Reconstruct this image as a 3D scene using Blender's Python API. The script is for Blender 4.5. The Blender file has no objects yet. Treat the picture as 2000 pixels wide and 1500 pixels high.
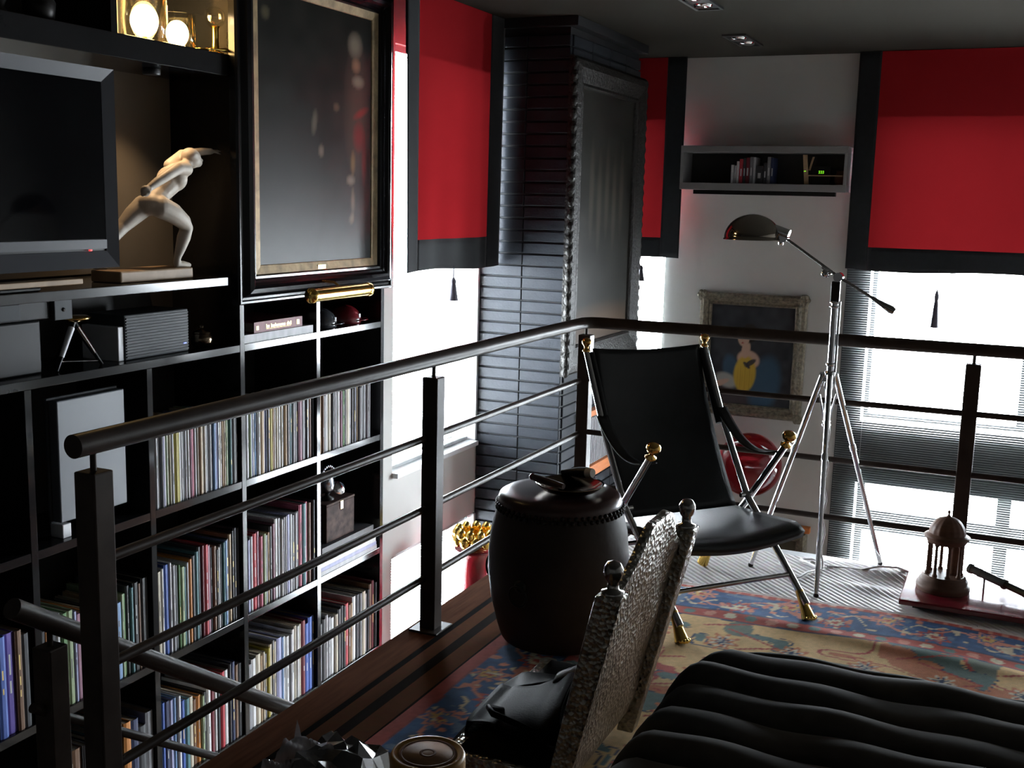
import bpy, bmesh, math, random
import numpy as np
from mathutils import Vector, Matrix

random.seed(7)
rng = np.random.default_rng(7)
scene = bpy.context.scene
COL = scene.collection
PI = math.pi

# ------------------------------------------------------------------ camera, sky, exposure
FPX = 2198.3                                  # focal length in pixels of the 2000 px wide frame
ROLL, PITCH, YAW = 0.02488, 0.1624, -0.42223
_fw = Vector((math.sin(YAW) * math.cos(PITCH), math.cos(YAW) * math.cos(PITCH), -math.sin(PITCH)))
_r0 = Vector((math.cos(YAW), -math.sin(YAW), 0))
_u0 = _r0.cross(_fw)
_r = _r0 * math.cos(ROLL) + _u0 * math.sin(ROLL)
_u = -_r0 * math.sin(ROLL) + _u0 * math.cos(ROLL)
cam_data = bpy.data.cameras.new('camera')
cam_data.sensor_fit = 'HORIZONTAL'
cam_data.sensor_width = 36.0
cam_data.lens = FPX / 2000.0 * 36.0
cam_data.clip_start = 0.02
cam = bpy.data.objects.new('camera', cam_data)
COL.objects.link(cam)
cam.matrix_world = Matrix(((_r.x, _u.x, -_fw.x, 0.0), (_r.y, _u.y, -_fw.y, 0.0), (_r.z, _u.z, -_fw.z, 1.5), (0, 0, 0, 1)))
scene.camera = cam

world = bpy.data.worlds.new('overcast_sky')
scene.world = world
world.use_nodes = True
_bg = world.node_tree.nodes['Background']
_bg.inputs['Color'].default_value = (0.90, 0.95, 1.0, 1)
_bg.inputs['Strength'].default_value = 88.0

scene.view_settings.view_transform = 'Standard'
scene.view_settings.look = 'None'
scene.view_settings.gamma = 1.0
scene.view_settings.exposure = 0.0
scene.view_settings.use_curve_mapping = False
scene.cycles.max_bounces = 10
scene.cycles.diffuse_bounces = 5
scene.cycles.glossy_bounces = 5
scene.cycles.transmission_bounces = 8
scene.cycles.transparent_max_bounces = 24
scene.cycles.caustics_reflective = False
scene.cycles.sample_clamp_indirect = 25.0


def portal(name, loc, rot, sx, sy):
    """a sampling guide in a window opening: gives off no light of its own"""
    l = bpy.data.lights.new(name, 'AREA')
    l.shape = 'RECTANGLE'
    l.size, l.size_y = sx, sy
    l.cycles.is_portal = True
    o = bpy.data.objects.new(name, l)
    COL.objects.link(o)
    o.location = loc
    o.rotation_euler = rot


# ------------------------------------------------------------------ room numbers (metres)
XL = -3.0        # side wall with the bookcase
YW = 8.1         # window wall
ZC = 2.53        # ceiling
ZF = -2.6        # lower floor
XR = 2.4
YB = -2.4
RX = -1.79       # side railing
RY = 4.80        # cross railing
ZH = 0.957       # handrail axis

portal('portal_side_high', (XL - 0.2, 5.63, 1.13), (0, -PI / 2, 0), 2.26, 1.0)
portal('portal_side_low', (XL - 0.2, 5.63, -1.3), (0, -PI / 2, 0), 1.7, 1.0)
portal('portal_far_small', (-2.70, YW + 0.2, 1.07), (-PI / 2, 0, 0), 0.58, 2.1)
portal('portal_far_high', (-0.305, YW + 0.2, 1.07), (-PI / 2, 0, 0), 1.29, 2.1)
portal('portal_far_low', (-0.305, YW + 0.2, -1.3), (-PI / 2, 0, 0), 1.29, 1.8)
portal('portal_far_side', (1.25, YW + 0.2, 0.56), (-PI / 2, 0, 0), 0.9, 1.06)

# ------------------------------------------------------------------ materials
MATS = {}


def mat(name, color, rough=0.5, metal=0.0, spec=0.5, var=0.0, vscale=8.0, bump=0.0, bscale=60.0, coat=0.0,
        trans=0.0, ior=1.45, emit=None, estr=0.0, alpha=1.0, sheen=0.0, stretch=None, btype='noise'):
    m = bpy.data.materials.new(name)
    m.use_nodes = True
    nt = m.node_tree
    b = nt.nodes['Principled BSDF']
    b.inputs['Base Color'].default_value = (*color, 1)
    b.inputs['Roughness'].default_value = rough
    b.inputs['Metallic'].default_value = metal
    b.inputs['Specular IOR Level'].default_value = spec
    b.inputs['IOR'].default_value = ior
    b.inputs['Coat Weight'].default_value = coat
    b.inputs['Coat Roughness'].default_value = 0.06
    b.inputs['Transmission Weight'].default_value = trans
    b.inputs['Alpha'].default_value = alpha
    if sheen:
        b.inputs['Sheen Weight'].default_value = sheen
        b.inputs['Sheen Roughness'].default_value = 0.45
    if emit:
        b.inputs['Emission Color'].default_value = (*emit, 1)
        b.inputs['Emission Strength'].default_value = estr
    if var or bump:
        tc = nt.nodes.new('ShaderNodeTexCoord')
        mp = nt.nodes.new('ShaderNodeMapping')
        nt.links.new(tc.outputs['Object'], mp.inputs['Vector'])
        if stretch:
            mp.inputs['Scale'].default_value = stretch
    if var:
        n = nt.nodes.new('ShaderNodeTexNoise')
        n.inputs['Scale'].default_value = vscale
        n.inputs['Detail'].default_value = 5
        nt.links.new(mp.outputs['Vector'], n.inputs['Vector'])
        r = nt.nodes.new('ShaderNodeValToRGB')
        r.color_ramp.elements[0].position = 0.3
        r.color_ramp.elements[1].position = 0.7
        lo = [max(0.0, c * (1 - var)) for c in color]
        hi = [min(1.0, c * (1 + var)) for c in color]
        r.color_ramp.elements[0].color = (*lo, 1)
        r.color_ramp.elements[1].color = (*hi, 1)
        nt.links.new(n.outputs['Fac'], r.inputs['Fac'])
        nt.links.new(r.outputs['Color'], b.inputs['Base Color'])
    if bump:
        if btype == 'voronoi':
            t = nt.nodes.new('ShaderNodeTexVoronoi')
            out = t.outputs['Distance']
        elif btype == 'wave':
            t = nt.nodes.new('ShaderNodeTexWave')
            out = t.outputs['Fac']
        else:
            t = nt.nodes.new('ShaderNodeTexNoise')
            t.inputs['Detail'].default_value = 4
            out = t.outputs['Fac']
        t.inputs['Scale'].default_value = bscale
        nt.links.new(mp.outputs['Vector'], t.inputs['Vector'])
        bp = nt.nodes.new('ShaderNodeBump')
        bp.inputs['Strength'].default_value = bump
        bp.inputs['Distance'].default_value = 0.01
        nt.links.new(out, bp.inputs['Height'])
        nt.links.new(bp.outputs['Normal'], b.inputs['Normal'])
    MATS[name] = m
    return m


def mat_attr(name, rough=0.6, spec=0.4, bump=0.0, bscale=300.0, coat=0.0):
    """colours read from the mesh's own colour attribute (flat painted or woven design)"""
    m = mat(name, (0.5, 0.5, 0.5), rough, spec=spec, bump=bump, bscale=bscale, coat=coat)
    nt = m.node_tree
    a = nt.nodes.new('ShaderNodeAttribute')
    a.attribute_name = 'Col'
    nt.links.new(a.outputs['Color'], nt.nodes['Principled BSDF'].inputs['Base Color'])
    return m


def mat_cloth(name, color, translucent):
    """woven cloth that lets light through from behind"""
    m = bpy.data.materials.new(name)
    m.use_nodes = True
    nt = m.node_tree
    nt.nodes.remove(nt.nodes['Principled BSDF'])
    out = nt.nodes['Material Output']
    d = nt.nodes.new('ShaderNodeBsdfDiffuse')
    t = nt.nodes.new('ShaderNodeBsdfTranslucent')
    mx = nt.nodes.new('ShaderNodeMixShader')
    tc = nt.nodes.new('ShaderNodeTexCoord')
    n = nt.nodes.new('ShaderNodeTexNoise')
    n.inputs['Scale'].default_value = 3.0
    nt.links.new(tc.outputs['Object'], n.inputs['Vector'])
    r = nt.nodes.new('ShaderNodeValToRGB')
    r.color_ramp.elements[0].color = (*[c * 0.9 for c in color], 1)
    r.color_ramp.elements[1].color = (*color, 1)
    nt.links.new(n.outputs['Fac'], r.inputs['Fac'])
    nt.links.new(r.outputs['Color'], d.inputs['Color'])
    nt.links.new(r.outputs['Color'], t.inputs['Color'])
    mx.inputs['Fac'].default_value = translucent
    nt.links.new(d.outputs['BSDF'], mx.inputs[1])
    nt.links.new(t.outputs['BSDF'], mx.inputs[2])
    nt.links.new(mx.outputs['Shader'], out.inputs['Surface'])
    MATS[name] = m
    return m


def mat_pane(name, gloss=0.06, tint=(0.97, 0.99, 1.0), rough=0.0):
    """thin clear sheet: passes light straight through with a weak mirror reflection"""
    m = bpy.data.materials.new(name)
    m.use_nodes = True
    nt = m.node_tree
    nt.nodes.remove(nt.nodes['Principled BSDF'])
    out = nt.nodes['Material Output']
    t = nt.nodes.new('ShaderNodeBsdfTransparent')
    t.inputs['Color'].default_value = (*tint, 1)
    g = nt.nodes.new('ShaderNodeBsdfGlossy')
    g.inputs['Roughness'].default_value = rough
    mx = nt.nodes.new('ShaderNodeMixShader')
    mx.inputs['Fac'].default_value = gloss
    nt.links.new(t.outputs['BSDF'], mx.inputs[1])
    nt.links.new(g.outputs['BSDF'], mx.inputs[2])
    nt.links.new(mx.outputs['Shader'], out.inputs['Surface'])
    MATS[name] = m
    return m


M = MATS
mat('wall_paint', (0.56, 0.552, 0.53), 0.85, spec=0.15, var=0.04, vscale=3, bump=0.05, bscale=180)
mat('wall_dark', (0.24, 0.23, 0.215), 0.9, spec=0.1, var=0.1, vscale=3)
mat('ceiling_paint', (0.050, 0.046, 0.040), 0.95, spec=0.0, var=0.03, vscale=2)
mat('frame_white', (0.72, 0.73, 0.75), 0.35, var=0.03)
mat('frame_grey', (0.045, 0.05, 0.054), 0.45, var=0.05)
mat('lacquer', (0.012, 0.012, 0.013), 0.10, spec=0.45, var=0.15, vscale=5)
mat('lacquer_back', (0.030, 0.028, 0.026), 0.55, var=0.15, vscale=4)
mat('shelf_edge', (0.05, 0.05, 0.052), 0.16, spec=0.5, var=0.2)
mat('niche_back', (0.20, 0.18, 0.15), 0.7, var=0.08, vscale=4)
mat('brick_paint', (0.022, 0.025, 0.031), 0.36, spec=0.22, var=0.14, vscale=14, bump=0.12, bscale=90)
mat('mortar', (0.008, 0.009, 0.011), 0.7, var=0.1, bump=0.1, bscale=60)
mat('bronze_rail', (0.050, 0.038, 0.032), 0.40, spec=0.14, var=0.25, vscale=12)
mat('edge_wood', (0.16, 0.065, 0.035), 0.9, spec=0.02, var=0.25, vscale=7, stretch=(9, 0.8, 9))
mat('steel_strip', (0.55, 0.56, 0.58), 0.35, metal=0.6, var=0.08)
mat('slab', (0.12, 0.115, 0.11), 0.8, var=0.1)
mat('lower_floor', (0.26, 0.21, 0.165), 0.7, var=0.2, vscale=4)
mat('slat_metal', (0.36, 0.375, 0.37), 0.4, var=0.03)
mat_pane('window_glass', 0.05)
mat_cloth('red_cloth', (0.32, 0.015, 0.019), 0.017)
mat('black_cloth', (0.006, 0.007, 0.009), 0.85, var=0.2, vscale=30, sheen=0.15)
mat('tassel_thread', (0.05, 0.045, 0.06), 0.8, var=0.2, vscale=60)
mat('chrome', (0.72, 0.72, 0.74), 0.07, metal=1.0, var=0.05)
mat('chrome_dull', (0.36, 0.35, 0.34), 0.22, metal=1.0, var=0.12, vscale=20)
mat('lamp_nickel', (0.30, 0.265, 0.225), 0.07, metal=1.0, var=0.08)
mat('brass', (0.72, 0.44, 0.13), 0.16, metal=1.0, var=0.15, vscale=25)
mat('bag_leather', (0.006, 0.006, 0.0065), 0.55, spec=0.02, var=0.2, bump=0.1, bscale=200)
mat('gold_bright', (0.95, 0.62, 0.16), 0.2, metal=1.0, var=0.12, vscale=25)
mat('black_leather', (0.010, 0.011, 0.012), 0.36, spec=0.3, var=0.2, vscale=10, bump=0.12, bscale=260)
mat('grey_leather_edge', (0.10, 0.10, 0.10), 0.5, var=0.1)
mat('velvet', (0.045, 0.042, 0.038), 0.95, spec=0.05, var=0.35, vscale=9, sheen=0.10)
mat('silver', (0.36, 0.345, 0.31), 0.30, metal=1.0, var=0.35, vscale=30, bump=0.6, bscale=85, btype='voronoi')
mat('drum_body', (0.030, 0.021, 0.017), 0.55, spec=0.4, var=0.4, vscale=5, bump=0.1, bscale=30)
mat('drum_skin', (0.055, 0.026, 0.022), 0.28, spec=0.5, var=0.3, vscale=6)
mat('dark_iron', (0.03, 0.028, 0.027), 0.4, metal=0.7, var=0.2)
mat('bowl_metal', (0.20, 0.15, 0.10), 0.14, metal=1.0, var=0.2)
mat('pipe_wood', (0.05, 0.022, 0.015), 0.4, var=0.3, vscale=30)
mat('ivory', (0.62, 0.57, 0.48), 0.4, var=0.05)
mat('statue_stone', (0.56, 0.49, 0.41), 0.5, var=0.10, vscale=18, bump=0.05, bscale=80)
mat('base_wood', (0.40, 0.27, 0.16), 0.5, var=0.15, vscale=14)
mat('tv_bezel', (0.045, 0.046, 0.052), 0.35, spec=0.3, var=0.04)
mat('tv_screen', (0.002, 0.002, 0.0025), 0.06, spec=0.08, var=0.1)
mat('black_plastic', (0.005, 0.005, 0.0055), 0.4, spec=0.25, var=0.15)
mat('grey_plastic', (0.055, 0.06, 0.066), 0.5, spec=0.2, var=0.05)
mat('pale_panel', (0.11, 0.12, 0.135), 0.4, var=0.04, vscale=3)
mat('white_plastic', (0.72, 0.72, 0.74), 0.4, var=0.03)
mat('red_led', (0.4, 0.02, 0.02), 0.4, emit=(1, 0.03, 0.03), estr=2.0)
mat('blue_led', (0.03, 0.05, 0.5), 0.4, emit=(0.10, 0.15, 1.0), estr=2.5)
mat('green_led', (0.05, 0.4, 0.03), 0.4, emit=(0.30, 1.0, 0.03), estr=1.2)
mat('lit_bulb', (1, 0.8, 0.5), 0.5, emit=(1.0, 0.66, 0.26), estr=60.0)
mat('warm_paper', (0.75, 0.6, 0.4), 0.7, var=0.05)
mat_pane('clear_glass', 0.10, (0.96, 0.95, 0.90))
mat('painting_frame', (0.005, 0.005, 0.006), 0.16, spec=0.4, var=0.2)
mat('old_gold', (0.26, 0.19, 0.10), 0.45, metal=0.3, var=0.35, vscale=22, bump=0.15, bscale=60)
mat('carved_dark', (0.018, 0.016, 0.014), 0.5, metal=0.2, var=0.5, vscale=40, bump=0.8, bscale=55)
mat('carved_silvergold', (0.17, 0.145, 0.105), 0.42, metal=0.3, var=0.45, vscale=45, bump=0.8, bscale=70)
mat_attr('old_painting', 0.36, spec=0.14, bump=0.03, bscale=400)
mat_attr('dim_painting', 0.5, spec=0.15, bump=0.03, bscale=400)
mat_attr('rug_wool', 0.9, spec=0.15, bump=0.25, bscale=420)
mat('rug_fringe', (0.50, 0.44, 0.40), 0.9, var=0.2, vscale=50)
mat('red_glass', (0.42, 0.018, 0.030), 0.02, spec=0.5, trans=0.95, ior=1.45)
mat('red_lacquer', (0.24, 0.010, 0.018), 0.12, spec=0.6, var=0.12, coat=0.6)
mat('red_board', (0.17, 0.012, 0.022), 0.10, spec=0.6, var=0.12, coat=0.8)
mat('turned_wood', (0.13, 0.070, 0.048), 0.5, spec=0.2, var=0.22, vscale=20, stretch=(1, 1, 3))
mat('scope_metal', (0.10, 0.105, 0.10), 0.28, metal=0.7, var=0.25, vscale=20)
mat('white_cable', (0.80, 0.80, 0.82), 0.35, var=0.03)
mat('jar_plastic', (0.42, 0.22, 0.05), 0.42, spec=0.4, var=0.08)
mat('jar_label', (0.30, 0.16, 0.085), 0.6, var=0.2, vscale=40)
mat('jar_ring', (0.16, 0.08, 0.05), 0.6, var=0.2, vscale=40)
mat('plastic_wrap', (0.06, 0.06, 0.063), 0.2, spec=0.7, var=0.6, vscale=14, coat=0.8)
mat('plastic_clear', (0.42, 0.40, 0.42), 0.16, spec=0.8, var=0.3, vscale=30, coat=0.7, alpha=0.55)
mat('table_black', (0.02, 0.018, 0.017), 0.4, var=0.2)
mat('orange_wood', (0.50, 0.15, 0.035), 0.5, var=0.15, vscale=10, stretch=(9, 1, 9))
mat('rib_grey', (0.30, 0.30, 0.31), 0.5, var=0.05)
mat('grey_shelf', (0.24, 0.235, 0.24), 0.5, var=0.05)
mat('spot_metal', (0.03, 0.03, 0.032), 0.4, var=0.1)
mat('marble_box', (0.060, 0.038, 0.034), 0.5, spec=0.05, var=0.7, vscale=22)
mat('helmet_grey', (0.045, 0.047, 0.055), 0.2, var=0.1, coat=0.4)
mat('helmet_red', (0.16, 0.012, 0.018), 0.2, var=0.1, coat=0.4)
mat('print_gold', (0.75, 0.55, 0.20), 0.4, metal=0.3, var=0.05)
mat('print_white', (0.50, 0.50, 0.50), 0.5, var=0.05)
mat('print_dark', (0.16, 0.15, 0.15), 0.6, var=0.05)
mat('pages', (0.42, 0.38, 0.31), 0.85, var=0.15, vscale=90)
mat('bead_silver', (0.35, 0.37, 0.42), 0.2, metal=1.0, var=0.2)

BOOK_COLORS = {
    'cream': (0.52, 0.47, 0.37), 'white': (0.66, 0.66, 0.66), 'pale grey': (0.42, 0.42, 0.44), 'grey': (0.22, 0.22, 0.235),
    'charcoal': (0.045, 0.047, 0.052), 'black': (0.014, 0.014, 0.016), 'tan': (0.40, 0.28, 0.16), 'brown': (0.17, 0.09, 0.05),
    'olive yellow': (0.40, 0.33, 0.05), 'mauve': (0.28, 0.14, 0.19), 'pink': (0.48, 0.13, 0.19), 'red': (0.42, 0.035, 0.05),
    'dark red': (0.16, 0.02, 0.03), 'sky blue': (0.20, 0.33, 0.55), 'blue': (0.06, 0.12, 0.40), 'navy': (0.025, 0.035, 0.09),
    'lavender': (0.33, 0.34, 0.52), 'violet': (0.11, 0.07, 0.33), 'teal': (0.08, 0.19, 0.21), 'green': (0.10, 0.22, 0.08),
    'pale green': (0.30, 0.38, 0.22), 'orange': (0.50, 0.19, 0.04),
}
for k, c in BOOK_COLORS.items():
    mat('book_' + k.replace(' ', '_'), c, 0.5, spec=0.4, var=0.16, vscale=26, stretch=(1, 1, 0.35))


# ------------------------------------------------------------------ geometry helpers
class G:
    def __init__(self):
        self.v, self.f, self.m, self.s = [], [], [], []

    def add(self, vs, fs, mi=0, smooth=False):
        o = len(self.v)
        self.v += [tuple(p) for p in vs]
        for f in fs:
            self.f.append([o + i for i in f])
            self.m.append(mi)
            self.s.append(smooth)
        return self

    def box(self, a, b, mi=0):
        x0, y0, z0 = [min(p, q) for p, q in zip(a, b)]
        x1, y1, z1 = [max(p, q) for p, q in zip(a, b)]
        vs = [(x0, y0, z0), (x1, y0, z0), (x1, y1, z0), (x0, y1, z0), (x0, y0, z1), (x1, y0, z1), (x1, y1, z1), (x0, y1, z1)]
        fs = [(0, 3, 2, 1), (4, 5, 6, 7), (0, 1, 5, 4), (1, 2, 6, 5), (2, 3, 7, 6), (3, 0, 4, 7)]
        return self.add(vs, fs, mi)

    def obox(self, c, ax, ay, az, mi=0):
        """box from centre and three half-extent vectors"""
        c, ax, ay, az = Vector(c), Vector(ax), Vector(ay), Vector(az)
        vs = [c + sx * ax + sy * ay + sz * az for sz in (-1, 1) for sx, sy in ((-1, -1), (1, -1), (1, 1), (-1, 1))]
        fs = [(0, 3, 2, 1), (4, 5, 6, 7), (0, 1, 5, 4), (1, 2, 6, 5), (2, 3, 7, 6), (3, 0, 4, 7)]
        return self.add(vs, fs, mi)

    def tube(self, pts, r, n=12, mi=0, caps=True, smooth=True):
        pts = [Vector(p) for p in pts]
        rs = r if isinstance(r, (list, tuple)) else [r] * len(pts)
        rings = []
        t0 = (pts[1] - pts[0]).normalized()
        ref = Vector((0, 0, 1)) if abs(t0.z) < 0.9 else Vector((1, 0, 0))
        a = t0.cross(ref).normalized()
        for i, p in enumerate(pts):
            if i == 0:
                t = pts[1] - pts[0]
            elif i == len(pts) - 1:
                t = pts[-1] - pts[-2]
            else:
                t = (pts[i + 1] - p).normalized() + (p - pts[i - 1]).normalized()
            t.normalize()
            a = (a - t * a.dot(t)).normalized()
            b = t.cross(a)
            rings.append([p + (a * math.cos(2 * PI * k / n) + b * math.sin(2 * PI * k / n)) * rs[i] for k in range(n)])
        vs = [q for ring in rings for q in ring]
        fs = []
        for i in range(len(pts) - 1):
            for k in range(n):
                k2 = (k + 1) % n
                fs.append((i * n + k, i * n + k2, (i + 1) * n + k2, (i + 1) * n + k))
        self.add(vs, fs, mi, smooth)
        if caps:
            self.add(rings[0], [tuple(range(n - 1, -1, -1))], mi)
            self.add(rings[-1], [tuple(range(n))], mi)
        return self

    def lathe(self, c, prof, n=32, mi=0, smooth=True, axis=None, lobes=0, lob=0.0, caps=True):
        """profile of (radius, height) turned about an axis through c"""
        c = Vector(c)
        if axis is None:
            ex, ey, ez = Vector((1, 0, 0)), Vector((0, 1, 0)), Vector((0, 0, 1))
        else:
            ez = Vector(axis).normalized()
            ex = ez.orthogonal().normalized()
            ey = ez.cross(ex)
        vs, fs = [], []
        for r, z in prof:
            for k in range(n):
                a = 2 * PI * k / n
                rr = r * (1 + lob * math.cos(lobes * a)) if lobes else r
                vs.append(c + ex * (rr * math.cos(a)) + ey * (rr * math.sin(a)) + ez * z)
        for i in range(len(prof) - 1):
            for k in range(n):
                k2 = (k + 1) % n
                fs.append((i * n + k, i * n + k2, (i + 1) * n + k2, (i + 1) * n + k))
        self.add(vs, fs, mi, smooth)
        if caps and prof[0][0] > 1e-4:
            self.add(vs[:n], [tuple(range(n - 1, -1, -1))], mi)
        if caps and prof[-1][0] > 1e-4:
            self.add(vs[-n:], [tuple(range(n))], mi)
        return self

    def ball(self, c, r, n=20, m=12, mi=0, sc=(1, 1, 1)):
        prof = [(max(1e-5, r * math.sin(PI * i / m)), -r * math.cos(PI * i / m)) for i in range(m + 1)]
        o = len(self.v)
        self.lathe((0, 0, 0), prof, n, mi)
        for i in range(o, len(self.v)):
            x, y, z = self.v[i]
            self.v[i] = (c[0] + x * sc[0], c[1] + y * sc[1], c[2] + z * sc[2])
        return self

    def grid(self, fn, nu, nv, mi=0, smooth=True, flip=False):
        vs = [fn(i / nu, j / nv) for i in range(nu + 1) for j in range(nv + 1)]
        fs = []
        for i in range(nu):
            for j in range(nv):
                q = (i * (nv + 1) + j, (i + 1) * (nv + 1) + j, (i + 1) * (nv + 1) + j + 1, i * (nv + 1) + j + 1)
                fs.append(q[::-1] if flip else q)
        return self.add(vs, fs, mi, smooth)

    def mesh(self, name, mats):
        me = bpy.data.meshes.new(name)
        me.from_pydata(self.v, [], self.f)
        for mm in (mats if isinstance(mats, (list, tuple)) else [mats]):
            me.materials.append(M[mm])
        me.polygons.foreach_set('material_index', self.m)
        me.polygons.foreach_set('use_smooth', self.s)
        me.update()
        return me


WT = {}          # world position of an object's origin


def _link(o, parent=None, loc=None):
    COL.objects.link(o)
    off = Vector(loc) if loc is not None else Vector((0, 0, 0))
    if parent is not None:
        o.parent = parent
        o.location = off - WT[parent.name]
    else:
        o.location = off
    WT[o.name] = off
    return o


def part(name, g, mats, parent=None, loc=None, bevel=0.0, label=None, kind=None, solid=0.0):
    me = g.mesh(name, mats) if isinstance(g, G) else g
    o = bpy.data.objects.new(name, me)
    _link(o, parent, loc)
    if bevel:
        b = o.modifiers.new('bevel', 'BEVEL')
        b.width = bevel
        b.segments = 2
        b.limit_method = 'ANGLE'
    if solid:
        s = o.modifiers.new('thickness', 'SOLIDIFY')
        s.thickness = solid
    if label:
        o['label'] = label
    if kind:
        o['kind'] = kind
    return o


def tag(o, label, cat, group=None):
    o['label'] = label
    o['category'] = cat
    if group:
        o['group'] = group
    return o


def thing(name, label, cat, loc, group=None):
    o = bpy.data.objects.new(name, None)
    o.empty_display_size = 0.1
    _link(o, None, loc)
    return tag(o, label, cat, group)


def struct(name, g, mats, parent=None, label=None, **kw):
    o = part(name, g, mats, parent, **kw)
    if parent is None:
        o['kind'] = 'structure'
        if label:
            o['label'] = label
    return o


def struct_empty(name, loc, label):
    o = bpy.data.objects.new(name, None)
    _link(o, None, loc)
    o['kind'] = 'structure'
    o['label'] = label
    return o


def canvas(name, fn, nu, nv, paint, material, parent, label=None):
    """flat picture surface whose design is held in a colour attribute"""
    me = bpy.data.meshes.new(name)
    us, ws = np.meshgrid(np.linspace(0, 1, nu + 1), np.linspace(0, 1, nv + 1), indexing='ij')
    co = fn(us, ws).reshape(-1, 3)
    idx = np.arange((nu + 1) * (nv + 1)).reshape(nu + 1, nv + 1)
    q = np.stack([idx[:-1, :-1], idx[1:, :-1], idx[1:, 1:], idx[:-1, 1:]], -1).reshape(-1, 4)
    me.vertices.add(len(co))
    me.vertices.foreach_set('co', co.astype(np.float32).ravel())
    me.loops.add(q.size)
    me.loops.foreach_set('vertex_index', q.ravel().astype(np.int32))
    me.polygons.add(len(q))
    me.polygons.foreach_set('loop_start', np.arange(0, q.size, 4, dtype=np.int32))
    me.polygons.foreach_set('use_smooth', np.ones(len(q), dtype=bool))
    me.update(calc_edges=True)
    me.validate()
    col = np.ones(((nu + 1) * (nv + 1), 4), np.float32)
    col[:, :3] = np.clip(paint(us, ws), 0, 1).reshape(-1, 3)
    a = me.color_attributes.new('Col', 'FLOAT_COLOR', 'POINT')
    a.data.foreach_set('color', col.ravel())
    me.materials.append(M[material])
    o = bpy.data.objects.new(name, me)
    _link(o, parent)
    if label:
        o['label'] = label
    return o


def vnoise(x, y, seed=0):
    """smooth value noise on numpy arrays"""
    xi, yi = np.floor(x).astype(np.int64), np.floor(y).astype(np.int64)
    xf, yf = x - xi, y - yi
    xf, yf = xf * xf * (3 - 2 * xf), yf * yf * (3 - 2 * yf)

    def h(a, b):
        n = (a * 374761393 + b * 668265263 + seed * 974711) & 0x7fffffff
        n = ((n ^ (n >> 13)) * 1274126177) & 0x7fffffff
        return ((n ^ (n >> 16)) & 0xffff) / 65535.0
    return (h(xi, yi) * (1 - xf) + h(xi + 1, yi) * xf) * (1 - yf) + (h(xi, yi + 1) * (1 - xf) + h(xi + 1, yi + 1) * xf) * yf


ORD = ['first', 'second', 'third', 'fourth', 'fifth', 'sixth', 'seventh', 'eighth', 'ninth', 'tenth', 'eleventh', 'twelfth',
       'thirteenth', 'fourteenth', 'fifteenth', 'sixteenth', 'seventeenth', 'eighteenth', 'nineteenth', 'twentieth'] + \
      ['twenty-' + s for s in ('first', 'second', 'third', 'fourth', 'fifth', 'sixth', 'seventh', 'eighth', 'ninth')] + \
      ['thirtieth', 'thirty-first', 'thirty-second', 'thirty-third', 'thirty-fourth', 'thirty-fifth',
       'thirty-sixth', 'thirty-seventh', 'thirty-eighth', 'thirty-ninth', 'fortieth']

# ================================================================== THE SETTING
W0, W1 = 5.13, 6.12            # side window along Y
S_HEAD, S_SILL, S_LHEAD, S_LSILL = 2.27, 0.0, -0.44, -2.15
F_HEAD, F_SILL, F_LHEAD, F_LSILL = 2.13, 0.03, -0.41, -2.2
T = 0.30                       # wall thickness
Y7 = 5.035                     # end of the bookcase

g = G()
g.box((XL - T, Y7, ZF), (XL, W0, ZC))
g.box((XL - T, W0, S_HEAD), (XL, W1, ZC))
g.box((XL - T, W0, S_LHEAD), (XL, W1, S_SILL))
g.box((XL - T, W0, ZF), (XL, W1, S_LSILL))
g.box((XL - T, W1, ZF), (XL, YW + T, ZC))
struct('wall_left', g, 'wall_paint', label='grey painted side wall between bookcase and chimney breast')
g = G().box((-3.72, YB, ZF), (-3.42, Y7 + 0.02, ZC + 0.1)).box((-3.5, Y7, ZF), (XL - T, Y7 + 0.02, ZC))
struct('wall_back_left', g, 'wall_dark', label='dark wall behind the bookcase')
WX0, WX1 = -0.95, 0.34         # big window along X
V0, V1 = -2.98, -2.42          # small far window
g = G()
g.box((XL - T, YW, ZF), (V0, YW + T, ZC))
g.box((V0, YW, F_HEAD), (V1, YW + T, ZC))
g.box((V0, YW, ZF), (V1, YW + T, F_SILL))
g.box((V1, YW, ZF), (WX0, YW + T, ZC))
g.box((WX0, YW, F_HEAD), (WX1, YW + T, ZC))
g.box((WX0, YW, F_LHEAD), (WX1, YW + T, F_SILL))
g.box((WX0, YW, ZF), (WX1, YW + T, F_LSILL))
g.box((WX1, YW, ZF), (0.80, YW + T, ZC))
g.box((0.80, YW, 1.09), (1.70, YW + T, ZC))
g.box((0.80, YW, ZF), (1.70, YW + T, F_SILL))
g.box((1.70, YW, ZF), (XR + T, YW + T, ZC))
struct('wall_far', g, 'wall_paint', label='grey painted window wall')
struct('wall_right', G().box((XR, YB, ZF), (XR + T, YW, ZC)), 'wall_dark', label='dark wall on the open side of the loft')
struct('wall_back', G().box((-3.72, YB - T, ZF), (XR + T, YB, ZC)), 'wall_dark', label='dark wall behind the loft')
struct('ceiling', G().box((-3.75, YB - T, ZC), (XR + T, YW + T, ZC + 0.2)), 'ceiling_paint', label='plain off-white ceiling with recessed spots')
struct('floor_lower', G().box((-3.75, YB - T, ZF - 0.2), (XR + T, YW + T, ZF)), 'lower_floor', label='dark floor of the storey below')

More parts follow.
